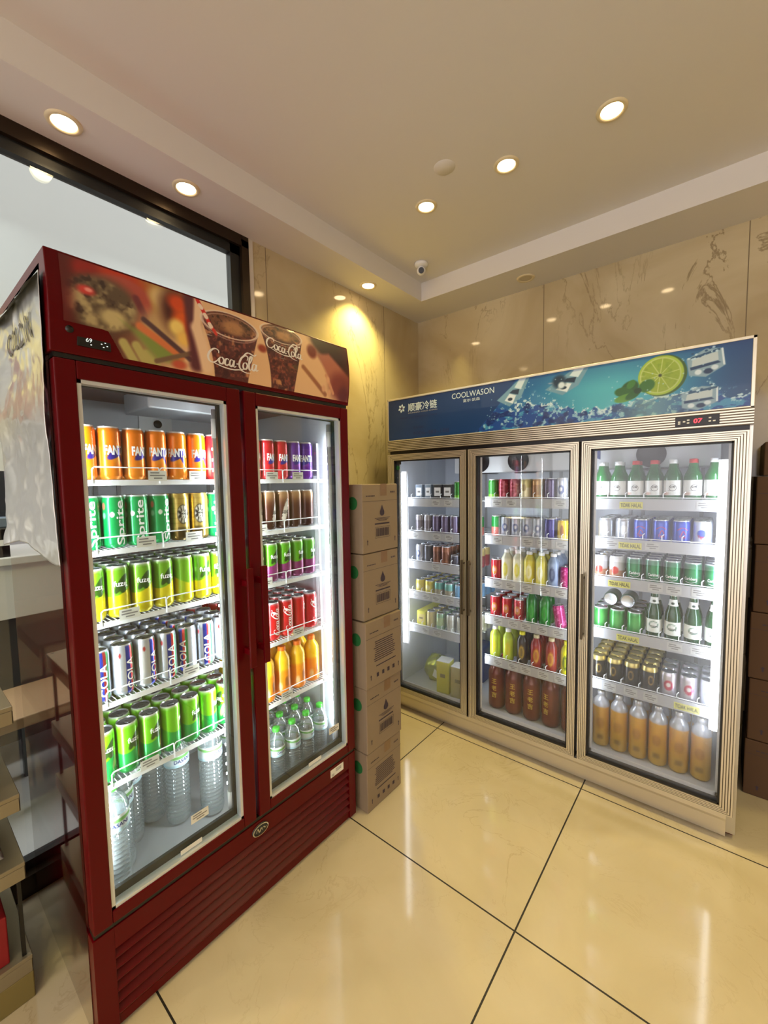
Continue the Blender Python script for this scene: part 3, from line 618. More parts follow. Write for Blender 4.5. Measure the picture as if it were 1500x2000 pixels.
def ice(x, z, w, h, rot=0):
    c, s_ = math.cos(rot), math.sin(rot); q = lambda a, b: (x + a * w * c - b * h * s_, z + a * w * s_ + b * h * c)
    P.poly([q(-.5, -.3), q(-.1, -.55), q(.45, -.35), q(.5, .3), q(.1, .5), q(-.45, .35)], (150, 176, 190), .003)
    P.poly([q(-.38, -.02), q(.32, -.08), q(.36, .24), q(-.3, .28)], (206, 214, 212), .002)
    P.poly([q(-.42, -.12), q(.36, -.2), q(.3, -.1), q(-.42, .0)], (24, 60, 100), .002); P.L(*q(-.3, .32), *q(.4, .3), .004, (40, 84, 120), .3)
    P.E(*q(-.25, -.28), w * .09, h * .1, (232, 240, 242), .3); P.E(*q(.0, -.36), w * .12, h * .1, (20, 50, 90), .3); P.E(*q(.18, -.3), w * .09, h * .09, (226, 236, 240), .3); P.L(*q(.42, -.3), *q(.48, .28), .003, (232, 240, 242), .3)
    for k in range(14): a, b = rngp.uniform(-.45, .45), rngp.uniform(.25, .5); P.E(*q(a, b), w * .04, h * .04, ((200, 224, 232), (30, 80, 120))[k % 2], .3)
def shard(x, z, w, h):
    P.poly([(x - w * .5, z - h * .2), (x - w * .1, z - h * .5), (x + w * .25, z - h * .2), (x + w * .5, z + h * .5), (x + w * .2, z + h * .5)], (120, 160, 180), .003)
    P.poly([(x - w * .25, z - h * .25), (x + w * .0, z - h * .4), (x + w * .1, z - h * .1), (x - w * .1, z)], (236, 240, 240), .003); P.poly([(x - w * .1, z + h * .02), (x + w * .16, z - h * .08), (x + w * .2, z + h * .12), (x, z + h * .12)], (16, 40, 60), .003)
    P.poly([(x + w * .05, z + h * .2), (x + w * .24, z + h * .1), (x + w * .4, z + h * .5), (x + w * .2, z + h * .5)], (220, 232, 236), .003); P.E(x - w * .08, z - h * .22, w * .07, h * .06, (20, 40, 60), .3)
shard(-.845, 1.89, .17, .13); shard(-.585, 1.905, .20, .12); P.E(-.62, 1.91, .03, .03, (24, 50, 70), .4); P.E(-.61, 1.892, .015, .015, (230, 238, 240), .4)
P.E(-.215, 1.868, .083, .082, (60, 92, 22), .03); P.E(-.221, 1.87, .079, .079, (176, 200, 60), .03); P.E(-.222, 1.87, .071, .071, (206, 214, 130), .03); P.E(-.222, 1.87, .067, .067, (158, 178, 44), .04)
for k in range(10): a = k * PI / 5 + .2; P.L(-.222, 1.87, -.222 + .066 * math.cos(a), 1.87 + .066 * math.sin(a), .0018, (200, 208, 110), .4)
P.G((1 - ss(.9, 1.05, np.hypot(Xg + .222, Zg - 1.87) / .066)) * ss(.5, .8, N2) * .4, (120, 150, 30)); P.E(-.222, 1.87, .006, .006, (60, 70, 20), .5)
for (x, z, a, b, r_, c) in ((-.33, 1.835, .035, .028, .6, (34, 84, 24)), (-.352, 1.822, .035, .02, -.1, (44, 100, 28)), (-.345, 1.796, .042, .016, .2, (96, 150, 40)), (-.318, 1.805, .03, .015, .5, (40, 96, 26)), (-.268, 1.835, .03, .024, .5, (56, 112, 30)), (-.30, 1.82, .014, .012, 0, (22, 60, 16)), (-.325, 1.85, .02, .014, .9, (60, 124, 34))): P.E(x, z, a, b, c, .15, r_)
ice(-.075, 1.895, .12, .10, .25); ice(-.09, 1.762, .12, .085, .15)
for k in range(60): P.E(rngp.uniform(-1.0, -.05), rngp.uniform(1.74, 1.93), .003, .003, (190, 220, 230), .4, 0, .6)
hp = grid_mesh('header_picture', nu, nv, np.stack([Xg, Xg * 0 + 2.0655, Zg], -1), P.c * np.array((.82, .86, .92)), 'printed', SCR)
t = MB(); Y = 2.0648; fx, fz = -1.545, 1.90
for k in range(6):
    a = k * PI / 3 + .3; ca, sa = math.cos(a), math.sin(a); pts = [(.006, 0), (.016, .008), (.027, 0), (.016, -.008)]
    t.add([(fx + (p * ca - q * sa), Y, fz + (p * sa + q * ca)) for p, q in pts], [(0, 1, 2, 3)], 0)
    t.add([(fx + .004 * math.cos(a + b), Y - .0002, fz + .004 * math.sin(a + b)) for b in (0, 2, 4)], [(0, 1, 2)], 2)
t.flat(text('顺豪冷链', w=.205, bold=.012, cuts=0), (-1.395, Y, 1.899), (1, 0, 0), (0, 0, 1), 0)
t.flat(text('SHUNHAO COLD CHAIN', w=.205, h=.007, cuts=0), (-1.395, Y, 1.866), (1, 0, 0), (0, 0, 1), 1)
t.flat(text('www.coolwason.com', w=.27, h=.014, cuts=0), (-1.43, Y, 1.842), (1, 0, 0), (0, 0, 1), 3)
t.build('logo_lettering', ['pale_text', 'rail_grey', 'red_text', 'ink_blue'], hp); t = MB()
t.flat(text('COOLWASON', w=.25, h=.030, cuts=0), (-1.07, Y, 1.922), (1, 0, 0), (0, 0, 1), 0)
t.flat(text('富尔·凯森', w=.10, h=.017, cuts=0), (-1.075, Y, 1.889), (1, 0, 0), (0, 0, 1), 0)
t.build('name_lettering', ['pale_text', 'rail_grey', 'red_text', 'ink_blue'], hp); t = MB()
t.flat(text('服务热线：', w=.085, h=.016, cuts=0), (-1.42, Y, 1.776), (1, 0, 0), (0, 0, 1), 3)
t.flat(text('4006-483-188', w=.25, h=.022, cuts=0), (-1.34, Y, 1.742), (1, 0, 0), (0, 0, 1), 3)
t.build('contact_lettering', ['pale_text', 'rail_grey', 'red_text', 'ink_blue'], hp)
# ribbed rail below the header, kick plate
def ribs(mb, x0, x1, z0, z1, y, n, horiz, d=.004):
    for k in range(n):
        if horiz: a = z0 + (z1 - z0) * k / n; mb.box(x0, x1, y - d, y, a + .001, a + (z1 - z0) / n * .62)
        else: a = x0 + (x1 - x0) * k / n; mb.box(a + .001, a + (x1 - x0) / n * .62, y - d, y, z0, z1)
r = MB().box(sx0, sx1, 2.062, 2.08, 1.642, 1.705, 1); ribs(r, sx0, sx1, 1.645, 1.704, 2.062, 6, True, .003); r.build('header_rail', ['alu', 'alu_shade_handle'], SCR)  # rail base darkened to paint shade between its ribs
MB().box(sx0 + .01, sx1 - .01, 2.072, 2.085, 1.622, 1.643).build('door_gap', 'black', SCR); MB().box(sx0 + .01, sx1 - .02, 2.078, 2.11, .105, .117).build('door_gap', 'black', SCR)
dp = MB().box(-.165, -.026, 2.0545, 2.062, 1.652, 1.692).build('control_panel', 'black', SCR, .001)
t = MB(); t.flat(text('07', h=.017, w=.027, slant=.1, cuts=0, bold=.01), (-.092, 2.0541, 1.672), (1, 0, 0), (0, 0, 1)); t.build('digits', 'red_led', dp)
t = MB()
for a, b in ((-.152, 1.665), (-.136, 1.672), (-.123, 1.677), (-.123, 1.666), (-.055, 1.68), (-.055, 1.667), (-.042, 1.667), (-.152, 1.672)): t.box(a - .004, a + .004, 2.0540, 2.0544, b - .0025, b + .0025)
t.build('button_marks', 'tag', dp)
k_ = MB().prism([(2.085, .0), (2.076, .006), (2.074, .07), (2.070, .082), (2.070, .098), (2.095, .104), (2.12, .104), (2.12, 0)], sx0 + .04, sx1 - .03, 'x'); k_.build('kick_plate', 'alu', SCR)
MB().box(sx1 - .03, sx1 - .006, 2.11, 2.2, .0, .1).build('foot', 'red_gloss', SCR)
MB().box(sx0 + .05, sx1 - .04, 2.13, yb - .05, 0, .02).build('base', 'black', SCR)
def s_door(a, b, ga, gb, glassm, hx, hz):
    z0, z1, g0, g1 = .118, 1.622, .150, 1.584; Y0, Y1 = 2.042, 2.078
    m = MB().box(a, ga, Y0, Y1, z0, z1, 1).box(gb, b, Y0, Y1, z0, z1, 1).box(ga, gb, Y0, Y1, z0, g0, 1).box(ga, gb, Y0, Y1, g1, z1, 1)  # frame base in darker metal, painting shade into the grooves between ribs
    w = .004
    def mitre(n, u0, u1):   # raised ribs running round the frame, mitred at the corners
        for k in range(n):
            f = k / n; p0 = lambda f: (a + (ga - a) * f, b + (gb - b) * f, z0 + (g0 - z0) * f, z1 + (g1 - z1) * f); A = p0(f + .02); B = p0(f + .66 / n + .02)
            y = Y0 - w
            for (q0, q1, q2, q3) in (((A[0], A[2]), (A[1], A[2]), (B[1], B[2]), (B[0], B[2])), ((A[1], A[2]), (A[1], A[3]), (B[1], B[3]), (B[1], B[2])), ((A[1], A[3]), (A[0], A[3]), (B[0], B[3]), (B[1], B[3])), ((A[0], A[3]), (A[0], A[2]), (B[0], B[2]), (B[0], B[3]))):
                P4 = (q0, q1, q2, q3); m.add([(x, y, z) for x, z in P4] + [(x, Y0, z) for x, z in P4], [(0, 1, 2, 3), (0, 4, 5, 1), (1, 5, 6, 2), (2, 6, 7, 3), (3, 7, 4, 0)])
    mitre(5, 0, 1)
    d = m.build('door', ['alu', 'alu_shade_handle'], SCR)
    s = MB(); t_ = .006
    for (u0, u1, w0, w1) in ((ga, ga + t_, g0, g1), (gb - t_, gb, g0, g1), (ga, gb, g0, g0 + t_), (ga, gb, g1 - t_, g1)): s.box(u0, u1, Y0 + .002, Y1 + .004, w0, w1)
    s.build('gasket', 'gasket', d)
    s = MB(); t_ = .014
    for (u0, u1, w0, w1) in ((ga, ga + t_, g0, g1), (gb - t_, gb, g0, g1), (ga, gb, g0, g0 + .022)): s.box(u0, u1, Y1 + .004, Y1 + .010, w0, w1)
    s.build('inner_edge', 'white', d)
    MB().box(ga + .003, gb - .003, 2.056, 2.060, g0 + .003, g1 - .003).build('glass', glassm, d)
    for x in hx:
        h = MB().tube([(x, Y0 - .002, .735), (x, Y0 - .028, .735)], .006, 8).tube([(x, Y0 - .002, 1.0), (x, Y0 - .028, 1.0)], .006, 8).box(x - .006, x + .006, Y0 - .034, Y0 - .026, .715, 1.02)
        h.build('handle', 'alu_shade_handle', d, .0015)
    return d
D = [(-1.64, -1.095, -1.592, -1.134, 'fog_pane_a', [-1.108]), (-1.083, -.522, -1.037, -.558, 'fog_pane_b', [-1.068]), (-.510, .062, -.470, .019, 'fog_pane_c', [-.492])]
for a, b, ga, gb, gm, hx in D: s_door(a, b, ga, gb, gm, hx, 0)
t = MB().box(-1.588, -1.548, 2.0545, 2.0558, 1.56, 1.58).build('hinge_sticker', 'charcoal', SCR)
MB().lathe([(0, 0), (.014, 0)], 24, (-1.573, 2.0552, 1.54), axis='y').build('round_sticker', 'print_green', SCR)
# LED tubes and their light
for x, on in ((-1.588, 1), (-.004, 1)):
    f = MB().rod((x, 2.125, .41), (x, 2.125, 1.51), .0105, 14).build('light_tube', 'tube', SCR)
    MB().box(x - .02, x + .02, 2.136, 2.15, .4, 1.52).build('tube_holder', 'white', SCR)
for x, dx, pw in ((-1.575, .6, 1), (-1.115, -.6, .8), (-1.055, .6, .8), (-.54, -.6, .8), (-.475, .6, .9), (-.02, -.6, 1)):
    light('AREA', 'led_strip', (x, 2.15, .95), (dx, 1, 0), SILVER_LED * pw, (.84, .9, 1), SCR, .02, 1.1)
MB().box(-1.125, -1.05, 2.10, 2.13, .13, 1.63).box(-.545, -.485, 2.10, 2.13, .13, 1.63).build('mullion', 'white', SCR)
DECK = .018
SZ = [[1.350, 1.140, .948, .750, .530], [1.358, 1.150, .903, .690, .450], [1.362, 1.176, .992, .740, .484]]
BAY = [(-1.615, -1.13), (-1.05, -.545), (-.485, .03)]
TID = {0: -.33, 1: -.33, 2: -.37, 3: -.33, 4: -.1}
for b in range(3):
    for k, z in enumerate(SZ[b]):
        s = MB(); a, c = BAY[b]; Y0, Y1 = 2.178, 2.69; zt = z; z = z - DECK
        for y in (Y0, 2.35, 2.52, Y1): s.rod((a, y, z - .004), (c, y, z - .004), .0024, 6)
        for x in np.arange(a + .01, c, .017): s.rod((x, Y0, z - .0014), (x, Y1, z - .0014), .0014, 4, cap=False)
        sh = s.build('wire_shelf', 'white_wire', SCR)
        z = zt; MB().box(a + .004, c - .004, Y0 - .008, Y0 - .004, z - .054, z - .004).build('price_rail', 'rail_grey', sh)
        g = MB(); g.rod((a + .004, Y0 - .006, z + .002), (c - .004, Y0 - .006, z + .002), .002, 6)
        for x in np.arange(a + .06, c - .02, .072): g.tube([(x, Y0 - .006, z), (x, Y0 - .010, z + .02), (x + .007, Y0 - .004, z + .027)], .002, 6)
        g.build('front_guard', 'white_wire', sh)
        t = MB(); rg = random.Random(b * 10 + k)
        for x in np.arange(a + .05, c - .07, .085):
            if rg.random() < .75 and not (b == 2 and abs(x + .025 - TID[k]) < .07): price_card(t, (x + rg.uniform(-.01, .01), Y0 - .0088, z - .046), (1, 0, 0), (0, 0, 1), .055, .034, (0, -1, 0), 3)
        t.build('price_cards', ['tag_dull', 'tag_line'], sh)
        if b == 2:
            x = TID[k]; t = MB(); t.add([(x - .046, Y0 - .0092, z - .048), (x + .046, Y0 - .0092, z - .048), (x + .046, Y0 - .0092, z - .018), (x - .046, Y0 - .0092, z - .018)], [(0, 1, 2, 3)], 0)
            t.flat(text('TIDAK HALAL', w=.084, h=.018, cuts=0, bold=.01), (x, Y0 - .0096, z - .033), (1, 0, 0), (0, 0, 1), 1); t.build('notice_card', ['tag_yellow', 'ink'], sh)

# ------------------------------------------------------------------ drinks: prototypes (never linked themselves; copies stand on the shelves)
def shape_surface(name, prof, cfn, m, parent=None, n=48, hmax=None):
    prof = np.array(prof); th = np.linspace(-PI, PI, n + 1); h = hmax or prof[:, 1].max()
    T, Rr = np.meshgrid(th, prof[:, 0]); _, Z = np.meshgrid(th, prof[:, 1])
    pos = np.stack([Rr * np.sin(T), -Rr * np.cos(T), Z], -1); p = Paint(T, Z / h, (128, 128, 128)); cfn(p)
    return grid_mesh(name, n + 1, len(prof), pos, p.c, m, parent, link=False)
def can_profile(r, h, rows=34):
    zs = np.linspace(.012, h - .016, rows)
    return [(r * .80, .0005), (r * .86, .003), (r * .97, .008)] + [(r, z) for z in zs] + [(r * .985, h - .012), (r * .93, h - .006), (r * .885, h - .0025), (r * .89, h - .001), (r * .885, h)]
def can(name, cfn, r=.029, h=.146, letters=(), m='can_print', lid='lid', detail=True, script=None):
    o = shape_surface(name, can_profile(r, h, 56 if detail else 34), cfn, m, n=88 if detail else 48)
    l = MB().lathe([(r * .885, h), (r * .86, h - .0005), (r * .84, h - .004), (r * .80, h - .0045), (0, h - .0045)], 28)
    l.build('lid', lid, o, link=False)
    if detail:
        t = MB().lathe([(.0001, h - .0030), (r * .26, h - .0028), (r * .3, h - .0038)], 14); t.v = [(v[0] * .8, v[1] * 1.25 - r * .14, v[2]) for v in t.v]
        t.lathe([(r * .13, h - .0026), (r * .17, h - .0024)], 12, (0, r * .05, 0)); t.build('pull_tab', 'lid', o, link=False)
    if letters:
        ms = []; mb = MB()
        for (s_, kind, size, th, hz, vert, mm) in letters:
            if mm not in ms: ms.append(mm)
            rr = r + .00035 + .00012 * ms.index(mm)
            if s_ == 'SCRIPT': t2 = cut2d(script_cola(size), .008)
            elif s_ == 'OVAL': t2 = ring2d(*size)
            elif s_ == 'RIB': t2 = ribbon(size, kind, False)
            else: t2 = text(s_, **({'w': size} if kind == 'w' else {'h': size} if kind == 'h' else {'w': kind[0], 'h': kind[1]}), bold=.045 if s_ == 'FANTA' else .015)
            mb.wrap(t2, rr, R(th), hz * h, vert, ms.index(mm))
        mb.build('lettering', ms, o, link=False)
    return o
def ring2d(a, b, w, n=36):
    vs = []
    for i in range(n): t = 2 * PI * i / n; vs += [(a * math.cos(t), b * math.sin(t)), ((a - w) * math.cos(t), (b - w) * math.sin(t))]
    return vs, [(2 * i, 2 * i + 1, (2 * i + 3) % (2 * n), (2 * i + 2) % (2 * n)) for i in range(n)]
W_, WH = 'white_text', 'white_text'
def fanta(base, hi):
    def f(p):
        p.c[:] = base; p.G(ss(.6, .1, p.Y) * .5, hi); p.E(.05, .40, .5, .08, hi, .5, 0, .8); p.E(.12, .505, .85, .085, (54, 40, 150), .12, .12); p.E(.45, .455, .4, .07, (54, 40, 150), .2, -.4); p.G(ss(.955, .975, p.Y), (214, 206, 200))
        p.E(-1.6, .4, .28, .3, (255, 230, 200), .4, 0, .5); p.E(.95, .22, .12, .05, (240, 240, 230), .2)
    return f
def sprite(p):
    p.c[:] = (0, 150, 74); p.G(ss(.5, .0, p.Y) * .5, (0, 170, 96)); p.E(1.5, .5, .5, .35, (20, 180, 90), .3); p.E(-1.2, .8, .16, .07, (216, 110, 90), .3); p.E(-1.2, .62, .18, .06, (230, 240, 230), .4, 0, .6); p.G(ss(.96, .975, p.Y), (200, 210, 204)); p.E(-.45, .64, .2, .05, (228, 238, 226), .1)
def gold(p):
    p.c[:] = (196, 168, 84); p.G((np.abs(np.sin(p.Y * 30)) > .95) * .2, (120, 90, 40)); p.E(0, .56, .62, .21, (70, 62, 40), .06); p.E(0, .56, .56, .19, (225, 222, 206), .08)
    for k in range(9): a = k * PI / 4.5; p.L(.22 * math.cos(a), .56 + .07 * math.sin(a), .5 * math.cos(a), .56 + .165 * math.sin(a), .035, (50, 46, 40), .5)
    p.E(0, .55, .2, .085, (236, 234, 224), .1); p.E(-.1, .57, .05, .02, (40, 36, 30), .2); p.E(.1, .57, .05, .02, (40, 36, 30), .2); p.E(0, .50, .06, .018, (40, 36, 30), .2); p.G(ss(.20, .19, np.abs(p.Y - .02)) * .8, (110, 84, 30)); p.G(ss(.3, .27, p.Y) * (np.abs(p.X) < .6) * .5, (60, 50, 30))
def fuze(top, low, blob, extra=None):
    def f(p):
        p.c[:] = top; sl = .50 + .09 * np.sin(p.X * 1.2 - .4); p.G(ss(-.01, .01, sl - p.Y), low); p.E(-.05, .655, .62, .105, blob, .08, .25); p.E(.1, .55, .3, .08, blob, .1); p.E(.62, .40, .42, .12, extra or low, .3, .3, .9)
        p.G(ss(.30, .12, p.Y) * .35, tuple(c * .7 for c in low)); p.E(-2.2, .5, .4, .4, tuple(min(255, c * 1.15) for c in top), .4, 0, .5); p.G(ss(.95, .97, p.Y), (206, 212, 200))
    return f
def cola_silver(p):
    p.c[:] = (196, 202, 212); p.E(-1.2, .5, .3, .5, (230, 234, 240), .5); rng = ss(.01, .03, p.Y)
    for a, b, c in ((-.36, .0, (44, 62, 170)), (.0, .34, (188, 58, 52)), (.34, .6, (70, 150, 96))): p.G(((p.X > a) & (p.X <= b)) * rng, c)
    p.E(-.9, .8, .12, .05, (180, 60, 60), .3); p.G(ss(.955, .975, p.Y), (214, 216, 220))
def beer(base, hi=None):
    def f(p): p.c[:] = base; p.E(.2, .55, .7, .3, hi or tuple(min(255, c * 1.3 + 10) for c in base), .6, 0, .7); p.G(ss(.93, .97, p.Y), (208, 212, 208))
    return f
def rootbeer(p):
    p.c[:] = (84, 40, 24); p.G(ss(.55, .95, p.Y) * .8, (200, 160, 110)); p.E(.9, .8, .5, .25, (160, 100, 60), .5, .6); p.E(0, .44, .62, .20, (236, 228, 216), .04, .5); p.E(0, .44, .56, .18, (70, 34, 22), .03, .5, ring=.06); p.G(ss(.22, .2, p.Y) * .6, (50, 22, 14)); p.G(ss(.955, .975, p.Y), (216, 210, 200))
def twotone(top, low, split=.5, spot=None):
    def f(p):
        p.c[:] = low; p.G(ss(split - .02, split + .02, p.Y), top)
        if spot: p.E(0, split, .5, .16, spot, .12)
        p.G(ss(.95, .97, p.Y), (206, 206, 200))
    return f
def plain(c, band=None, spot=None):
    def f(p):
        p.c[:] = c
        if band: p.G((np.abs(p.Y - .5) < .22) * .85, band)
        if spot: p.E(.1, .5, .55, .2, spot, .15); p.E(.1, .52, .25, .09, tuple(255 - .4 * (255 - q) for q in c), .3)
        p.G(ss(.95, .97, p.Y), (210, 210, 212))
    return f
PR = {}
def reg(key, look, cat, obj): PR[key] = (obj, look, cat)
FL = lambda w: [('FANTA', (w * 1.22, .026), 0, 5, .555, False, W_)]
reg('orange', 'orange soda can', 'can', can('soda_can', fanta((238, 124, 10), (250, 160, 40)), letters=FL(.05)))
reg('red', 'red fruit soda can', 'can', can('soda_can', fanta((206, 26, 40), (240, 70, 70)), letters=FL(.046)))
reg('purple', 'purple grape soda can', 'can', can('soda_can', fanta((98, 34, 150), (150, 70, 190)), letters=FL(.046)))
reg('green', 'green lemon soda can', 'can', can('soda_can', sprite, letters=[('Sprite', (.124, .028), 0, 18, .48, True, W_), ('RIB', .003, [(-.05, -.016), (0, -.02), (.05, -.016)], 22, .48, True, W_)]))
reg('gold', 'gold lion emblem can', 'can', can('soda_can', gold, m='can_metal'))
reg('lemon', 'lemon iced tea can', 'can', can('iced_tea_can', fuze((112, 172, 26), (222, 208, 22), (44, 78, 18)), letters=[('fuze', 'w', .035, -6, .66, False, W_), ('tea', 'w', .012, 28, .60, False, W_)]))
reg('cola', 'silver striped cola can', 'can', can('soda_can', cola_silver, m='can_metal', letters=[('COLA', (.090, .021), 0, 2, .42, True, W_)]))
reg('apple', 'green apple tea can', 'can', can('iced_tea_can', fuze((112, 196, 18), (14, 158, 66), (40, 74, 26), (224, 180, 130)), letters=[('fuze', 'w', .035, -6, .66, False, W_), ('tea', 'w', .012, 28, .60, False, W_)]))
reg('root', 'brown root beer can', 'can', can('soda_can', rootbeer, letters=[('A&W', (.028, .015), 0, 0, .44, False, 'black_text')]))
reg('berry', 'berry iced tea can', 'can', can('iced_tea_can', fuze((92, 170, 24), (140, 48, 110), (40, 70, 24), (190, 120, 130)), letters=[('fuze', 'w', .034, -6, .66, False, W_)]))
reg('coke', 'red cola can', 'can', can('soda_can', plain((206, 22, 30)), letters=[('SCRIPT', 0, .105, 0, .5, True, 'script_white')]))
S_ = dict(r=.033, h=.106, detail=False); S3 = dict(r=.029, h=.118, detail=False); S2 = dict(r=.031, h=.118, detail=False)
reg('sgreen', 'tall green can', 'can', can('soda_can', twotone((40, 130, 40), (120, 190, 60), .3), **S3)); reg('sgreenred', 'green and red can', 'can', can('soda_can', twotone((30, 140, 60), (214, 120, 110), .45), **S3))
reg('violet', 'grey violet tall can', 'can', can('soda_can', plain((104, 92, 120)), **S3)); reg('greycan', 'pale grey tall can', 'can', can('soda_can', plain((160, 156, 160), (120, 112, 120)), **S3)); reg('palecan', 'pale silver tall can', 'can', can('soda_can', plain((200, 204, 216), None, (110, 120, 160)), **S3))
reg('darkcan', 'dark grey tall can', 'can', can('soda_can', plain((84, 84, 90)), **S3)); reg('brown', 'brown copper can', 'can', can('soda_can', plain((150, 94, 62), (120, 70, 44)), **S3)); reg('cream', 'cream topped red can', 'can', can('soda_can', twotone((196, 178, 120), (150, 80, 84), .6), **S3))
reg('dshort', 'short dark can', 'can', can('soda_can', plain((60, 58, 70)), **dict(S2, h=.07))); reg('yshort', 'short yellow can', 'can', can('soda_can', plain((222, 204, 70), None, (240, 230, 150)), **dict(S2, h=.088)))
reg('tshort', 'short teal can', 'can', can('soda_can', twotone((110, 176, 160), (170, 160, 130), .5), **dict(S2, h=.088))); reg('bshort', 'short blue can', 'can', can('soda_can', plain((120, 170, 206)), **dict(S2, h=.088)))
reg('ymilk', 'cream yellow can', 'can', can('soda_can', plain((224, 206, 130)), **dict(S3, h=.110))); reg('gmilk', 'pale green can', 'can', can('soda_can', plain((150, 190, 150), (190, 210, 150)), **dict(S3, h=.110))); reg('wmilk', 'whitish silver can', 'can', can('soda_can', plain((206, 204, 190), (190, 186, 166)), **dict(S3, h=.110)))
reg('redpat', 'red patterned tall can', 'can', can('soda_can', lambda p: (p.c.__setitem__(slice(None), (140, 24, 50)), p.G(ss(.5, .6, noise2(p.X + 4, p.Y * 4, 3, 6)) * .6, (206, 110, 120))), **S3))
reg('beige', 'beige and cream can', 'can', can('soda_can', twotone((190, 176, 110), (216, 204, 160), .6, (160, 140, 90)), **S3)); reg('tancan', 'orange brown can', 'can', can('soda_can', plain((186, 140, 84), (150, 100, 60)), **S3))
reg('navy', 'navy violet can', 'can', can('soda_can', plain((64, 60, 130)), **S3)); reg('yellow', 'yellow printed can', 'can', can('soda_can', lambda p: (p.c.__setitem__(slice(None), (228, 190, 30)), p.E(.1, .5, .3, .3, (150, 90, 20), .3), p.G(ss(.35, .3, p.Y) * .6, (240, 230, 160))), **dict(S3, h=.110)))
reg('pink', 'magenta printed can', 'can', can('soda_can', lambda p: (p.c.__setitem__(slice(None), (176, 30, 110)), p.G(ss(.55, .65, noise2(p.X + 4, p.Y * 4, 4, 2)) * .6, (236, 150, 200))), **S3))
reg('redcan', 'red gold marked can', 'can', can('soda_can', plain((176, 26, 40), None, (200, 130, 60)), **dict(S3, h=.122))); reg('bluegrn', 'green neck bottle can', 'can', can('soda_can', twotone((120, 130, 110), (30, 140, 40), .45), **dict(S3, h=.12)))
reg('silverbeer', 'silver beer can', 'can', can('beer_can', plain((186, 190, 196), None, (214, 218, 222)), m='can_metal', **S_))
reg('tiger', 'blue beer can', 'can', can('beer_can', twotone((40, 70, 180), (36, 64, 170), .5), letters=[('Tiger', (.026, .014), 0, 0, .32, False, 'red_text'), ('RIB', .0035, [(-.02, -.0), (0, .012), (.02, 0)], 0, .6, False, 'red_text'), ('RIB', .003, [(-.008, -.016), (.0, .002), (.009, -.014)], 4, .55, False, 'red_text')], **S_))
reg('tigerw', 'white and blue beer can', 'can', can('beer_can', twotone((196, 204, 226), (206, 212, 230), .5, (60, 84, 190)), letters=[('Tiger', (.03, .016), 0, 0, .36, False, 'red_text')], **S_))
reg('redbeer', 'silver and red beer can', 'can', can('beer_can', twotone((206, 204, 204), (190, 140, 110), .4, (200, 60, 50)), **dict(S_, h=.110)))
reg('carl', 'green beer can', 'can', can('beer_can', beer((14, 92, 52), (24, 140, 76)), letters=[('Carlsberg', (.048, .016), 0, 0, .36, False, W_), ('RIB', .0022, [(-.02, -.004), (0, -.009), (.022, -.002)], 0, .29, False, W_)], **dict(S_, h=.110)))
reg('carl2', 'bright green beer can', 'can', can('beer_can', beer((34, 130, 50), (90, 190, 90)), **dict(S_, h=.106)))
reg('guin', 'black and gold can', 'can', can('beer_can', lambda p: (p.c.__setitem__(slice(None), (26, 24, 22)), p.G(ss(.80, .84, p.Y), (206, 186, 110)), p.E(.1, .5, .35, .2, (150, 120, 60), .2), p.E(.1, .5, .22, .13, (30, 26, 22), .2)), m='can_metal', lid='gold_lid', **dict(S_, h=.118)))
reg('pinkbeer', 'pink and silver can', 'can', can('beer_can', plain((204, 196, 204), None, (196, 60, 90)), m='can_metal', **dict(S_, h=.113))); reg('whitecan', 'white and blue can', 'can', can('beer_can', plain((206, 210, 226), None, (150, 160, 200)), **dict(S_, h=.113)))

def bottle(name, prof, cfn, m, cap=None, label=None, liquid=None, letters=(), n=36, neck=None, hmax=None):
    """prof: list of (r,z); cap=(r,z0,z1,material); label=(z0,z1,colour fn,off)"""
    rf = lambda z: float(np.interp(z, [p[1] for p in prof], [p[0] for p in prof]))
    if cfn: o = shape_surface(name, prof, cfn, m, n=n, hmax=hmax)
    else: o = MB().lathe(prof, n).build(name, m, link=False)
    if cap: r, a, b, cm_ = cap; MB().lathe([(r, a), (r * 1.02, a + .001), (r * .98, b - .001), (r * .9, b), (0, b)], 18).build('cap', cm_, o, link=False)
    if label:
        for (a, b, fn) in label:
            rr = max(rf(a), rf(b), rf((a + b) / 2)) if abs(rf(a) - rf(b)) < .004 else None
            zs = np.linspace(a, b, 14); pr = [((rr or rf(z)) + .0006, z) for z in zs]; lo = shape_surface('label', pr, lambda p: fn(p), 'paper', o, n=n)
            lo_c = None
    if letters:
        ms = []; mb = MB()
        for (s_, kind, size, th, z, vert, mm) in letters:
            if mm not in ms: ms.append(mm)
            if s_ == 'OVAL': t2 = ring2d(*size)
            elif s_ == 'RIB': t2 = ribbon(size, kind, False)
            else: t2 = text(s_, **({'w': size} if kind == 'w' else {'h': size} if kind == 'h' else {'w': kind[0], 'h': kind[1]}), bold=.015)
            rr = max(rf(z - .012), rf(z), rf(z + .012)) + .0011; mb.wrap(t2, rr, R(th), z, vert, ms.index(mm))
        mb.build('lettering', ms, o, link=False)
    return o
def norm(fn):    # label painters get Y rescaled to 0..1 over the label
    def g(p):
        y = p.Y; p.Y = (y - y.min()) / (y.max() - y.min() + 1e-9); fn(p); p.Y = y
    return g
def water_label(p): p.c[:] = (214, 226, 232); p.G(ss(.66, .72, p.Y + .10 * np.cos(p.X)), (110, 176, 90)); p.G(ss(.86, .9, p.Y + .10 * np.cos(p.X)), (226, 234, 234)); p.G(ss(.25, .1, p.Y) * .6, (150, 196, 214)); p.G((np.abs(p.X - 1.4) < .25) * (np.abs(p.Y - .45) < .3) * (noise2(p.X, p.Y, 9, 3, 1) > .5), (90, 96, 104))
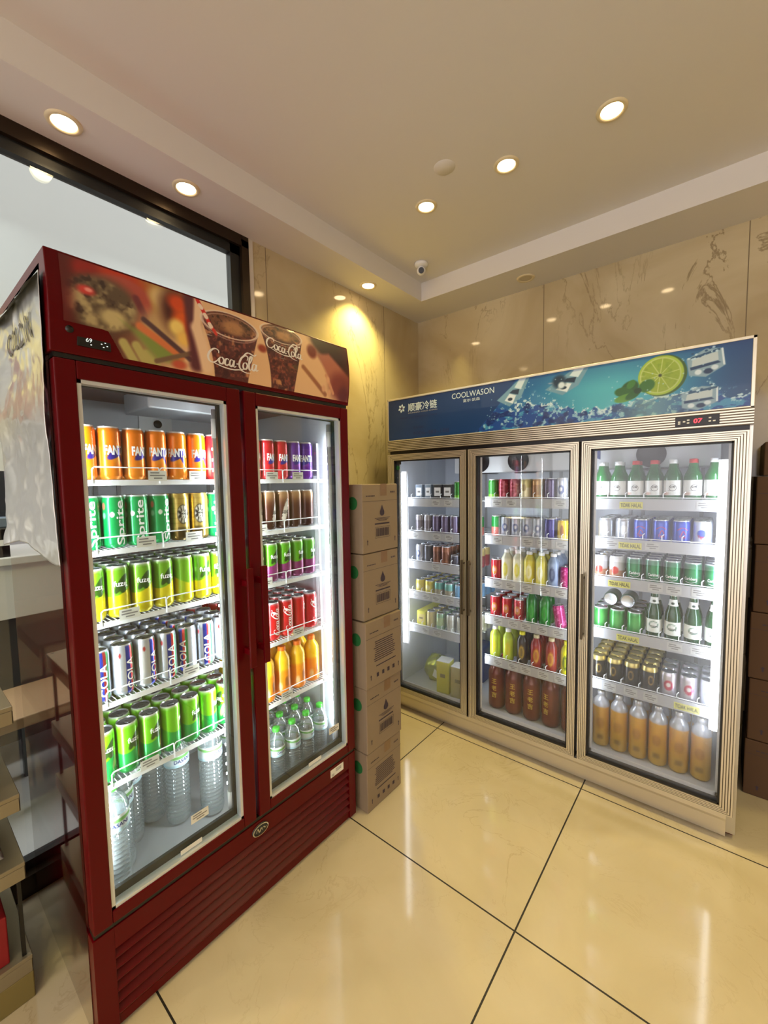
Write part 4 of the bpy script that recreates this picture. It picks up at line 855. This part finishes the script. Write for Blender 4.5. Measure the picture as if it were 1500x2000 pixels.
def water_profile(r, h, lz0, lz1, nr):
    p = [(.0, .004), (r * .7, .002), (r * .93, .008), (r, .02)]; z = .026; st = (lz0 - .032) / nr
    for k in range(nr): p += [(r, z), (r * .93, z + st * .35), (r * .93, z + st * .6), (r * 1.005, z + st * .95)]; z += st
    p += [(r * 1.0, lz0 - .002), (r * 1.0, lz1 + .002), (r * .95, lz1 + .006)]; top = h - .012; q = lz1 + .008; n_ = 3
    for k in range(n_): t_ = k / n_; rr = r * (1 - .22 * t_); p += [(rr, q), (rr * .95, q + .004)]; q += .009
    p += [(r * .62, q + (top - q) * .35), (r * .45 if r < .035 else r * .36, top - .010), (.0132, top - .004), (.0132, top)]
    return p
for key, look, r_, h_, a_, b_, nr_, lw in (('water', 'clear small water bottle', .0315, .232, .128, .166, 9, .040), ('bigwater', 'clear large water bottle', .040, .332, .212, .260, 13, .056)):
    reg(key, look, 'bottle', bottle('water_bottle', water_profile(r_, h_, a_, b_, nr_), None, 'pet', (.0145, h_ - .014, h_, 'green_cap'), [(a_, b_, norm(water_label))], letters=[('DASANI', (lw, lw * .22), 0, 0, a_ + (b_ - a_) * .42, False, 'navy_text')]))
jp = [(.0, .002), (.028, .002), (.031, .01)] + [(.031, z) for z in np.linspace(.02, .10, 12)] + [(.029, .106), (.0315, .113), (.0295, .12), (.0315, .127), (.0295, .134), (.030, .141), (.026, .152), (.018, .165), (.0145, .172), (.0138, .178)]
def juice(p): p.c[:] = (248, 150, 22); p.G(ss(.55, .58, p.Y), (250, 196, 30)); p.G(ss(.5, .05, p.Y) * .5, (240, 120, 20)); p.E(0, .30, .3, .12, (120, 60, 20), .2, 0, .6); p.E(.9, .25, .3, .1, (246, 224, 200), .3, 0, .7); p.E(-.9, .2, .3, .1, (250, 210, 150), .4)
reg('juice', 'orange juice bottle', 'bottle', bottle('juice_bottle', jp, juice, 'printed', (.0155, .174, .19, 'orange_cap')))
sp_ = [(.0, .003), (.028, .002), (.0315, .008), (.0325, .03), (.0325, .10), (.0315, .112), (.027, .124), (.0185, .143), (.0145, .163), (.0138, .175)]
def soju_label(p): p.c[:] = (232, 232, 226); p.G(((np.abs(p.X) > 1.05)) * 1., (40, 120, 50)); p.E(-.6, .15, .7, .2, (206, 130, 100), .3, 0, .5)
for key, look, cap_ in (('soju', 'green soju bottle, white cap', 'white_cap'), ('sojur', 'green soju bottle, red cap', 'red_text')):
    reg(key, look, 'bottle', bottle('soju_bottle', sp_, None, 'soju_glass', (.0148, .168, .186, cap_), letters=[('OVAL', 0, (.014, .014, .0015), 8, .062, False, 'black_text'), ('오빠', 'w', .021, 6, .066, False, 'black_text'), ('RIB', .0015, [(-.014, -.008), (0, -.0085), (.01, -.008)], 0, .058, False, 'black_text')],
                                    label=[(.03, .095, norm(lambda p: (p.c.__setitem__(slice(None), (233, 233, 228)), p.E(-.7, .1, .4, .12, (206, 130, 100), .3, 0, .5))))]))
bp_ = [(.0, .003), (.027, .002), (.0305, .008), (.031, .03), (.031, .105), (.029, .125), (.021, .15), (.0155, .17), (.0138, .19), (.0135, .203), (.015, .205), (.0145, .21)]
reg('bbeer', 'dark green beer bottle', 'bottle', bottle('beer_bottle', bp_, None, 'beer_glass', (.0155, .204, .214, 'steel'), label=[(.03, .09, norm(lambda p: (p.c.__setitem__(slice(None), (222, 224, 214)), p.E(0, .6, .55, .25, (40, 90, 60), .1), p.E(0, .6, .45, .19, (220, 222, 214), .1)))), (.160, .188, norm(lambda p: (p.c.__setitem__(slice(None), (226, 226, 218)), p.E(0, .4, .4, .2, (40, 60, 50), .2))))], letters=[('Carlsberg', (.036, .010), 0, 0, .058, False, 'black_text')]))
ap = [(.0, .003), (.033, .002), (.0365, .008)] + [(.037, z) for z in np.linspace(.02, .195, 16)] + [(.0365, .204), (.034, .218), (.026, .232), (.0175, .242), (.0160, .252), (.0175, .254), (.0175, .264), (.016, .266)]
def amber(p): p.c[:] = (228, 168, 30); p.G(ss(.5, .1, p.Y) * .5, (214, 180, 96)); p.E(0, .45, .5, .1, (170, 110, 20), .3, 0, .6); p.E(0, .18, .4, .05, (120, 90, 40), .3, 0, .6); p.G(ss(.735, .75, p.Y), (196, 198, 204))
reg('amber', 'amber aluminium bottle', 'bottle', bottle('beer_bottle', ap, amber, 'can_print', (.0165, .253, .272, 'steel')))
tp_ = [(.0, .004), (.04, .002), (.046, .012)] + [(.047, z) for z in np.linspace(.02, .20, 16)] + [(.047, .205), (.0455, .212), (.040, .229), (.028, .25), (.017, .266), (.0145, .276)]
def tea(p): p.c[:] = (96, 32, 16); p.G(ss(.82, .6, p.Y) * ss(.02, .1, p.Y) * .5, (150, 70, 26)); p.E(0, .4, .5, .34, (120, 44, 20), .3)
reg('bigtea', 'large red-brown tea bottle', 'bottle', bottle('tea_bottle', tp_, tea, 'can_print', (.0165, .268, .286, 'red_text'), letters=[('王', 'w', .030, 0, .165, False, 'gold_text'), ('老', 'w', .030, 0, .125, False, 'gold_text'), ('吉', 'w', .030, 0, .085, False, 'gold_text')]))
np_ = [(.0, .004), (.026, .002), (.029, .01)] + [(.0300, z) for z in np.linspace(.02, .13, 12)] + [(.0295, .138), (.027, .155), (.018, .172), (.0145, .182), (.0135, .19)]
np_ = [(r_, z_ * .9) for r_, z_ in np_]
def nb_(key, look, base, spot, cap_): reg(key, look, 'bottle', bottle('drink_bottle', np_, (lambda p: (p.c.__setitem__(slice(None), base), p.E(.1, .42, .5, .22, spot, .15), p.E(.1, .42, .25, .14, tuple(.5 * a + .5 * b for a, b in zip(base, spot)), .2), p.G(ss(.72, .78, p.Y) * .7, tuple(c * .8 for c in base)))), 'printed', (.0155, .164, .181, cap_)))
nb_('limeb', 'lime yellow drink bottle', (190, 210, 60), (214, 196, 40), 'white_cap'); nb_('darkb', 'dark gold marked bottle', (48, 40, 30), (170, 140, 50), 'yellow_pack'); nb_('redb', 'red label tea bottle', (150, 30, 22), (200, 150, 50), 'cream'); nb_('yelb', 'bright yellow drink bottle', (222, 218, 20), (90, 110, 30), 'yellow_pack')
nb_('milkb', 'white and yellow bottle', (226, 224, 196), (214, 204, 60), 'white_cap'); nb_('ymilkb', 'yellow milk drink bottle', (220, 206, 70), (240, 236, 190), 'white_cap'); nb_('blueb', 'pale blue drink bottle', (140, 160, 190), (70, 84, 120), 'white_cap'); nb_('greenb', 'green drink bottle', (24, 120, 36), (60, 160, 60), 'white_cap')
def pack(name, w, d, h, side, top, spot, bevel=.002, letters=None):
    o = MB().box(-w / 2, w / 2, -d / 2, d / 2, 0, h).build(name, side, bevel=bevel, link=False)
    MB().box(-w / 2 + .001, w / 2 - .001, -d / 2 + .001, d / 2 - .001, h - .001, h + .0015).build('top_fold', top, o, link=False)
    t = MB(); t.add([(-w * .36, -d / 2 - .0006, h * .3), (w * .36, -d / 2 - .0006, h * .3), (w * .36, -d / 2 - .0006, h * .82), (-w * .36, -d / 2 - .0006, h * .82)], [(0, 1, 2, 3)])
    t.add([(-w * .2, -d / 2 - .001, h * .5), (w * .2, -d / 2 - .001, h * .5), (w * .2, -d / 2 - .001, h * .62), (-w * .2, -d / 2 - .001, h * .62)], [(0, 1, 2, 3)], 1); t.build('printed_front', list(spot), o, link=False); return o
reg('whitebox', 'small pale blue carton', 'carton', pack('drink_carton', .05, .04, .10, 'blue_grey', 'white', ('white', 'tag_line')))
reg('blackbox', 'small black white carton', 'carton', pack('drink_carton', .06, .045, .10, 'charcoal', 'white', ('white', 'tag_line')))
reg('longyellow', 'long yellow tea carton', 'carton', pack('drink_carton', .065, .40, .10, 'yellow_pack', 'yellow_pack', ('yellow_board', 'olive'), .006))
reg('yellowbox', 'tall yellow drink carton', 'carton', pack('drink_carton', .085, .085, .20, 'yellow_pack', 'white', ('yellow_pack', 'olive'), .004))
reg('tanbox', 'tall tan drink carton', 'carton', pack('drink_carton', .095, .085, .19, 'tan_pack', 'white', ('tan_pack', 'olive'), .004))

# ------------------------------------------------------------------ drinks: placing every one
ORD = ['first', 'second', 'third', 'fourth', 'fifth', 'sixth', 'seventh', 'eighth', 'ninth']
ROWN = ['front row', 'second row', 'third row', 'fourth row', 'fifth row', 'back row']
def put(key, loc, rotz, label, group, tilt=None):
    src, look, cat = PR[key]; c = src.copy(); COL.objects.link(c); c.location = loc; c.rotation_euler = tilt or (0, 0, rotz)
    for ch in src.children:
        d = ch.copy(); d.parent = c; COL.objects.link(d)
    return tag(c, label, cat, group)
rq = random.Random(11)
def shelf_of(cols, depth, where, xyz, dcol, drow, base, jit=.001, rotj=14, off=0):
    """cols: list of (key, turn in degrees[, rows]) from the viewer's left to right; xyz is the front left place"""
    o, dc, dr = Vector(xyz), Vector(dcol), Vector(drow)
    for ci, c in enumerate(cols):
        if c is None: continue
        keys = c[0] if isinstance(c[0], (list, tuple)) else [c[0]]; nrow = c[2] if len(c) > 2 else depth
        for ri in range(nrow):
            key = keys[min(ri, len(keys) - 1)]
            if key is None: continue
            p = o + dc * ci + dr * ri + Vector((rq.uniform(-jit, jit), rq.uniform(-jit, jit), 0)); rr = R(base + c[1] + rq.uniform(-rotj, rotj))
            look = PR[key][1]
            put(key, p, rr, f"{look}, {where}, {ROWN[min(ri, 5)]}, {ORD[ci + off]} from left", f"drinks on {where}")
# red cooler, left door
def RL(k): return (-1.336, .357, RZ[k] + .0006)
DC, DR = (0, .0615, 0), (-.0625, 0, 0)
shelf_of([('orange', 30), ('orange', 10), ('orange', 22), ('orange', 8), ('orange', -6), ('orange', 5), ('red', 20)], 2, 'red cooler left door top shelf', RL(0), DC, DR, 90)
shelf_of([('green', -14), ('green', 16), ('green', -4), ('green', 0), ('gold', -8), ('gold', -6), ('green', -30)], 2, 'red cooler left door second shelf', RL(1), DC, DR, 90)
shelf_of([('lemon', 6), ('lemon', 10), ('lemon', 6), ('lemon', 14), ('lemon', 90), ('lemon', 10), ('lemon', -6)], 4, 'red cooler left door third shelf', RL(2), DC, DR, 90)
shelf_of([('cola', 0), ('cola', 20), ('cola', 24), ('cola', 0), ('cola', -44), ('cola', 0), (['cola', 'cola', 'cola', 'coke'], 4)], 5, 'red cooler left door fourth shelf', RL(3), DC, DR, 90)
shelf_of([('apple', 16), ('apple', 14), ('apple', 14), ('apple', 80), ('apple', 22), ('apple', 50), ('apple', -90)], 5, 'red cooler left door fifth shelf', RL(4), DC, DR, 90)
# red cooler, right door
def RR(k): return (-1.336, .812, RZ[k] + .0006)
shelf_of([('red', 0), ('red', 0), ('red', 20), ('red', 16), ('purple', 0), ('purple', -20)], 2, 'red cooler right door top shelf', RR(0), DC, DR, 90)
shelf_of([('root', 0), ('root', 40), ('root', 20), ('root', -10), ('root', 70), ('root', 60)], 2, 'red cooler right door second shelf', RR(1), DC, DR, 90)
shelf_of([('berry', 0), ('berry', 10), ('berry', 6), ('berry', 0), ('berry', 30), ('berry', 10)], 4, 'red cooler right door third shelf', RR(2), DC, DR, 90)
shelf_of([('coke', 0), ('coke', 40), ('coke', 10), ('coke', 0), ('coke', 60), ('coke', 10)], 5, 'red cooler right door fourth shelf', RR(3), DC, DR, 90)
shelf_of([('juice', 0), ('juice', 20), ('juice', -10), ('juice', 0), ('juice', 20)], 3, 'red cooler right door fifth shelf', (-1.338, .825, RZ[4] + .0006), (0, .075, 0), (-.075, 0, 0), 90)
FZ = .2725
for i_, (x_, y_, r_) in enumerate(((-1.325, .368, 0), (-1.412, .408, 10), (-1.495, .462, 4), (-1.54, .552, -60), (-1.462, .606, 5), (-1.405, .70, 30), (-1.575, .655, 20), (-1.61, .375, 0), (-1.66, .48, 50))):
    put('bigwater', (x_, y_, FZ), R(90 + r_), f"clear large water bottle on red cooler floor behind left door, {('front left corner', 'second along the front', 'third along the front', 'back of the middle', 'fourth along the front', 'front right end', 'back right', 'far back left', 'far back middle')[i_]}" , 'large water bottles on the red cooler floor')
shelf_of([('water', 10), ('water', 0), ('water', 30), ('water', 20), ('water', 0)], 4, "red cooler's floor behind right door", (-1.325, .852, FZ), (0, .075, 0), (-.078, 0, 0), 90, .004, 30)

# silver cooler
def SV(b, x0, keys, k, depth, where, dx, dy=.068, y=2.212, off=0):
    z = .1325 if k == 5 else SZ[b][k] - DECK + .0008
    shelf_of(keys, depth, f"silver cooler {('left', 'middle', 'right')[b]} door {where}", (x0, y, z), (dx, 0, 0), (0, dy, 0), 0, .0008, 10, off)
SN = ['top shelf', 'second shelf', 'third shelf', 'fourth shelf', 'fifth shelf', 'bottom']
Y_ = 2.222
SV(0, -1.520, [('whitebox', 0), ('whitebox', 0), ('blackbox', 0), ('blackbox', 0), ('sgreen', 0), ('sgreen', 0)], 0, 1, SN[0], .070, y=Y_)
SV(0, -1.525, [('greycan', 0), ('greycan', 0), ('violet', 0), ('violet', 0), ('violet', 0, 1), ('sgreenred', 0), ('sgreenred', 0)], 1, 2, SN[1], .064, y=Y_)
SV(0, -1.525, [('palecan', 0), ('darkcan', 0), ('brown', 0, 4), ('brown', 0, 4), ('dshort', 0, 2), ('cream', 0), ('cream', 0)], 2, 3, SN[2], .065, y=Y_)
SV(0, -1.525, [('yshort', 0), ('yshort', 0), ('tshort', 0), ('tshort', 0), ('bshort', 0), ('bshort', 0)], 3, 5, SN[3], .072, y=Y_)
SV(0, -1.520, [('longyellow', 0, 1)], 4, 1, SN[4], .075, y=2.39)
SV(0, -1.445, [('ymilk', 0), ('gmilk', 0), ('wmilk', 0), ('wmilk', 0), ('wmilk', 0)], 4, 5, SN[4], .073, y=Y_, off=1)
put('yellowbox', (-1.33, 2.20, .1325), R(8), 'tall yellow drink carton standing at the bottom behind the left silver door', 'cartons at the bottom of the silver cooler')
put('tanbox', (-1.222, 2.20, .1325), R(6), 'tall tan drink carton beside the yellow carton at the silver cooler bottom', 'cartons at the bottom of the silver cooler')
bg = MB(); nu, nv = 26, 20; A_, B_ = np.meshgrid(np.linspace(0, 2 * PI, nu), np.linspace(0, PI, nv)); rr = 1 + .8 * (noise2(np.cos(A_) * 1.5 + 3, np.sin(A_) * 1.5 + 3 + B_, 1.3, 9, 3) - .5)
pos = np.stack([-1.47 + .085 * rr * np.sin(B_) * np.cos(A_), 2.34 + .09 * rr * np.sin(B_) * np.sin(A_), .133 + np.maximum(0, .06 - .085 * rr * np.cos(B_))], -1)
bag = tag(grid_mesh('drink_bag', nu, nv, pos, np.ones((nv, nu, 3)) * np.array((170, 176, 50)), 'foil_film'), 'crumpled lime yellow bag lying at the bottom of the silver cooler', 'bag')
MB().add([(-1.45, 2.235, .18), (-1.40, 2.235, .165), (-1.395, 2.252, .205), (-1.445, 2.252, .22)], [(0, 1, 2, 3)]).build('paper_label', 'tag', bag)
tag(MB().box(-1.36, -1.18, 2.42, 2.57, .1325, .37).build('drink_crate', 'blue_pack', bevel=.01), 'dark blue pack standing behind the cartons in the silver cooler', 'pack')
# middle door
SV(1, -1.018, [('sgreen', 0), ('redpat', 0), ('redpat', 0), ('beige', 0), ('tancan', 0), ('violet', 0), ('palecan', 0), ('beige', 0)], 0, 2, SN[0], .0625, y=Y_)
SV(1, -1.022, [(['sgreenred'], 0, 2)], 1, 2, SN[1], .06, y=2.27)
SV(1, -.70, [('navy', 0), ('yellow', 0), ('yellow', 0)], 1, 2, SN[1], .063, y=Y_, off=5)
shr = empty('can_pack', (-.87, 2.30, SZ[1][1] - DECK), 'shrink wrapped tray of pale cans on second shelf behind middle silver door', 'pack')
for i in range(4):
    for j in range(2):
        c = PR['palecan'][0].copy(); c.name = 'wrapped_can'; COL.objects.link(c); c.parent = shr; c.location = (-.085 + i * .061, -.05 + j * .062, .001); c.scale = (1, 1, .96)
        for ch in PR['palecan'][0].children: d = ch.copy(); d.parent = c; COL.objects.link(d)
MB().box(-.99, -.755, 2.215, 2.348, SZ[1][1] - DECK + .0005, SZ[1][1] - DECK + .122).build('shrink_film', 'film', shr, .012)
SV(1, -1.000, [('redcan', 0, 1), ('milkb', 0), ('milkb', 0), ('ymilkb', 0), ('ymilkb', 0), ('blueb', 0), ('pink', 0), ('pink', 0)], 2, 3, SN[2], .0635, y=Y_)
SV(1, -1.005, [('redcan', 0), ('redcan', 0), ('redcan', 0), ('greenb', 0, 2), ('greenb', 0, 2)], 3, 5, SN[3], .070, y=Y_)
put('pink', (-.640, 2.222, SZ[1][3] - DECK + .008), 0, 'magenta can leaning sideways on fourth shelf behind middle silver door', 'drinks on silver cooler middle door fourth shelf', tilt=(0, R(-9), 0))
SV(1, -1.005, [('limeb', 0), ('limeb', 0), ('darkb', 0), ('redb', 0), ('redb', 0), ('yelb', 0)], 4, 3, SN[4], .079, dy=.075, y=Y_)
SV(1, -1.00, [('bigtea', 0), ('bigtea', 14), ('bigtea', 0), ('bigtea', -14), ('bigtea', 8)], 5, 2, SN[5], .103, dy=.105, y=2.232)
# right door
SV(2, -.462, [('soju', 0), ('soju', 0), ('sojur', 0), ('sojur', 0), ('soju', 0), ('sojur', 0), ('soju', 0)], 0, 2, SN[0], .0705, dy=.072, y=Y_)
SV(2, -.44, [('silverbeer', 0), ('silverbeer', 0), ('tiger', 0), ('tiger', 6), ('tiger', 10), ('tigerw', 0)], 1, 4, SN[1], .0740, y=Y_)
SV(2, -.462, [('redbeer', 0), ('redbeer', 0), ('carl', 20), ('carl', 10), ('carl', 4), ('carl', 0), ('carl', 0)], 2, 5, SN[2], .0725, y=Y_)
SV(2, -.455, [('carl2', 0), ('carl2', 0), ('carl2', 0)], 3, 4, SN[3], .0725, y=Y_)
SV(2, -.235, [('bbeer', 0), ('bbeer', 0), ('bbeer', 0), ('bbeer', 0)], 3, 2, SN[3], .072, dy=.072, y=Y_, off=3)
for i, (x, side) in enumerate(((-.42, 'left'), (-.347, 'right'))):
    put('carl2', (x, 2.24, SZ[2][3] + .1), 0, f'green can lying on top of the upright beer cans, {side} one', 'green cans lying on top of the others', tilt=(R(-90), 0, 0)) if False else put('carl', (x, 2.36, SZ[2][3] - DECK + .106 + .034), 0, f'green beer can lying on top of the upright cans, {side} one', 'green cans lying on top of the others', tilt=(R(90), 0, 0))
SV(2, -.462, [('guin', 0), ('guin', 0), ('guin', 0), ('guin', 0), ('pinkbeer', 0, 3), ('pinkbeer', 0, 3), ('whitecan', 0, 3)], 4, 6, SN[4], .0725, y=Y_)
SV(2, -.445, [('amber', 0), ('amber', 0), ('amber', 0), ('amber', 0), ('amber', 0), ('amber', 0)], 5, 3, SN[5], .0795, dy=.09, y=2.222)

# ------------------------------------------------------------------ cartons
def carton(x0, x1, y0, y1, z0, z1, label, group, kind=0, m='card', rot=0, face='x', cx=None):
    """cardboard carton; its printed end faces the aisle"""
    c = ((x0 + x1) / 2, (y0 + y1) / 2); t = empty('cardboard_box', (*c, z0), label, 'box', group); h = z1 - z0
    ORG[t.name] = (*c, z0); b = MB().box(x0, x1, y0, y1, z0, z1 - .002)
    b.build('box_body', m, t, .004)
    if face == 'x': o, u, n, w = Vector((x1, y0, z0)), Vector((0, 1, 0)), Vector((1, 0, 0)), y1 - y0
    else: o, u, n, w = Vector((x0, y0, z0)), Vector((1, 0, 0)), Vector((0, -1, 0)), x1 - x0
    v = Vector((0, 0, 1)); p = MB(); e = .0012
    def Rr(a, b_, c_, d): p.add([o + n * e + u * w * a + v * h * b_, o + n * e + u * w * c_ + v * h * b_, o + n * e + u * w * c_ + v * h * d, o + n * e + u * w * a + v * h * d], [(0, 1, 2, 3)])
    Rr(.0, .745, 1, .749)
    for k in range(6): Rr(.10 + .04 * k, .815, .13 + .04 * k, .83)
    for k in range(4): Rr(.78 + .035 * k, .86, .80 + .035 * k, .885)
    def arrow(a, b_):
        Rr(a - .008, b_, a + .008, b_ + .05); q = [(a - .02, b_ + .05), (a + .02, b_ + .05), (a, b_ + .08)]; p.add([o + n * e + u * w * i + v * h * j for i, j in q], [(0, 1, 2)])
    arrow(.12, .12); arrow(.90, .12)
    if kind == 0:
        pts = [(0, .13), (.02, .08), (.045, .03), (.045, -.01), (.02, -.035), (-.02, -.035), (-.045, -.01), (-.045, .03), (-.02, .08)]
        p.add([o + n * e + u * w * (.53 + i * 1.4) + v * h * (.56 + j * 1.0) for i, j in pts], [tuple(range(len(pts)))])
        for k in range(3): Rr(.32 + .05 * k, .49 - k * .018, .76 - .05 * k, .497 - k * .018)
        Rr(.32, .40, .74, .42); Rr(.33, .36, .75, .364); Rr(.33, .20, .75, .204); Rr(.33, .20, .335, .364); Rr(.745, .20, .75, .364)
        rb = random.Random(3); a = .36
        while a < .72: q = rb.uniform(.008, .02); Rr(a, .225, a + q, .345); a += q + rb.uniform(.008, .016)
    else:
        rb = random.Random(5)
        for k in range(10): Rr(.2 + rb.uniform(0, .05), .66 - k * .032, .82 - rb.uniform(0, .1), .672 - k * .032)
        Rr(.26, .29, .82, .305)
        for a in (.30, .45, .6, .75): Rr(a - .03, .13 + .0, a + .03, .19); 
    p.build('print', 'print', t)
    tp = MB(); a = .58
    tp.add([o + n * .001 + u * w * (a - .09) + v * h * .82, o + n * .001 + u * w * (a + .09) + v * h * .82, o + n * .001 + u * w * (a + .09) + v * (h - .001), o + n * .001 + u * w * (a - .09) + v * (h - .001)], [(0, 1, 2, 3)])
    tp.build('tape', 'tape', t)
    if face == 'x':
        gm = MB(); gm.lathe([(0, 0), (.028, 0)], 24, (0, 0, 0), axis='y'); gm.v = [((x1 - .055) + v_[0], y0 - .001, z0 + h * .72 + v_[2]) for v_ in gm.v]; gm.build('green_mark', 'print_green', t)
    if rot: t.rotation_euler = (0, 0, R(rot))
    return t
zs = [0, .270, .565, .860, 1.150, 1.447]
nm = ['lowest', 'second lowest', 'middle', 'second highest', 'topmost']
for k in range(5):
    dx = (0, .004, .012, 0, .002)[k]; carton(-1.56 + dx, -1.165 + dx, 1.272 - (.006 if k in (2,) else 0), 1.512 + (.004 if k == 1 else 0), zs[k] + .001, zs[k + 1], f"{nm[k]} cardboard carton of the stack beside the red cooler", 'cardboard cartons stacked beside the red cooler', 1 if k in (0, 2) else 0)
zs = [0, .262, .547, .85, 1.153, 1.452, 1.60]; nm = ['lowest', 'second lowest', 'third lowest', 'third highest', 'second highest', 'topmost']
for k in range(6):
    x0 = .105 + (.02 if k == 5 else .006 * (k % 2)); carton(x0, x0 + .40, 2.44, 2.735, zs[k] + .001, zs[k + 1], f"{nm[k]} dark cardboard carton of the stack right of the silver cooler", 'cardboard cartons stacked right of the silver cooler', k % 2, 'card_dark', face='y')

# ------------------------------------------------------------------ metal rack at the left edge
rk = empty('display_rack', (-1.66, -.35, 0), 'low beige metal display rack at the lower left edge', 'rack')
RX0, RX1, RY0, RY1 = -1.86, -1.482, -.9, .195
for z in (.13, .41, .61, .86):
    s = MB().box(RX0, RX1, RY0, RY1, z - .012, z).box(RX1 - .004, RX1, RY0, RY1, z - .05, z - .012).box(RX0, RX1, RY1 - .004, RY1, z - .05, z - .012)
    s.build('shelf', 'rack_steel', rk, .0015)
for x in (RX0 + .01, RX1 - .02):
    for y in (RY0 + .01, RY1 - .02): MB().box(x, x + .009, y, y + .009, 0, .86 if x < -1.7 else .4).build('post', 'black', rk)
MB().box(RX0, RX1, RY0, RY1, .0, .08).build('base_panel', 'olive', rk, .003)
rb_ = empty('red_carton', (-1.62, .0, .13), 'red carton with a beige stripe on the lowest rack shelf', 'box')
MB().box(-1.80, -1.50, -.16, .15, .131, .27).build('box_body', 'red_card', rb_, .003); MB().box(-1.501, -1.4985, -.04, .03, .132, .269).build('stripe', 'cream', rb_)
A_, B_ = np.meshgrid(np.linspace(0, 1, 30), np.linspace(0, 1, 30)); q = noise2(A_, B_, 6, 3, 3)
fp = grid_mesh('foil_packet', 30, 30, np.stack([-1.64 + A_ * .1, .06 + B_ * .10, .411 + .045 * q * np.sin(A_ * PI) ** .5 * np.sin(B_ * PI) ** .5], -1), np.ones((30, 30, 3)) * np.array((200, 198, 192)), 'foil_film')
tag(fp, 'small crumpled silver foil packet on the middle rack shelf', 'packet')
for o in list(bpy.data.objects):
    if o.type == 'MESH' and not o.users_collection: pass
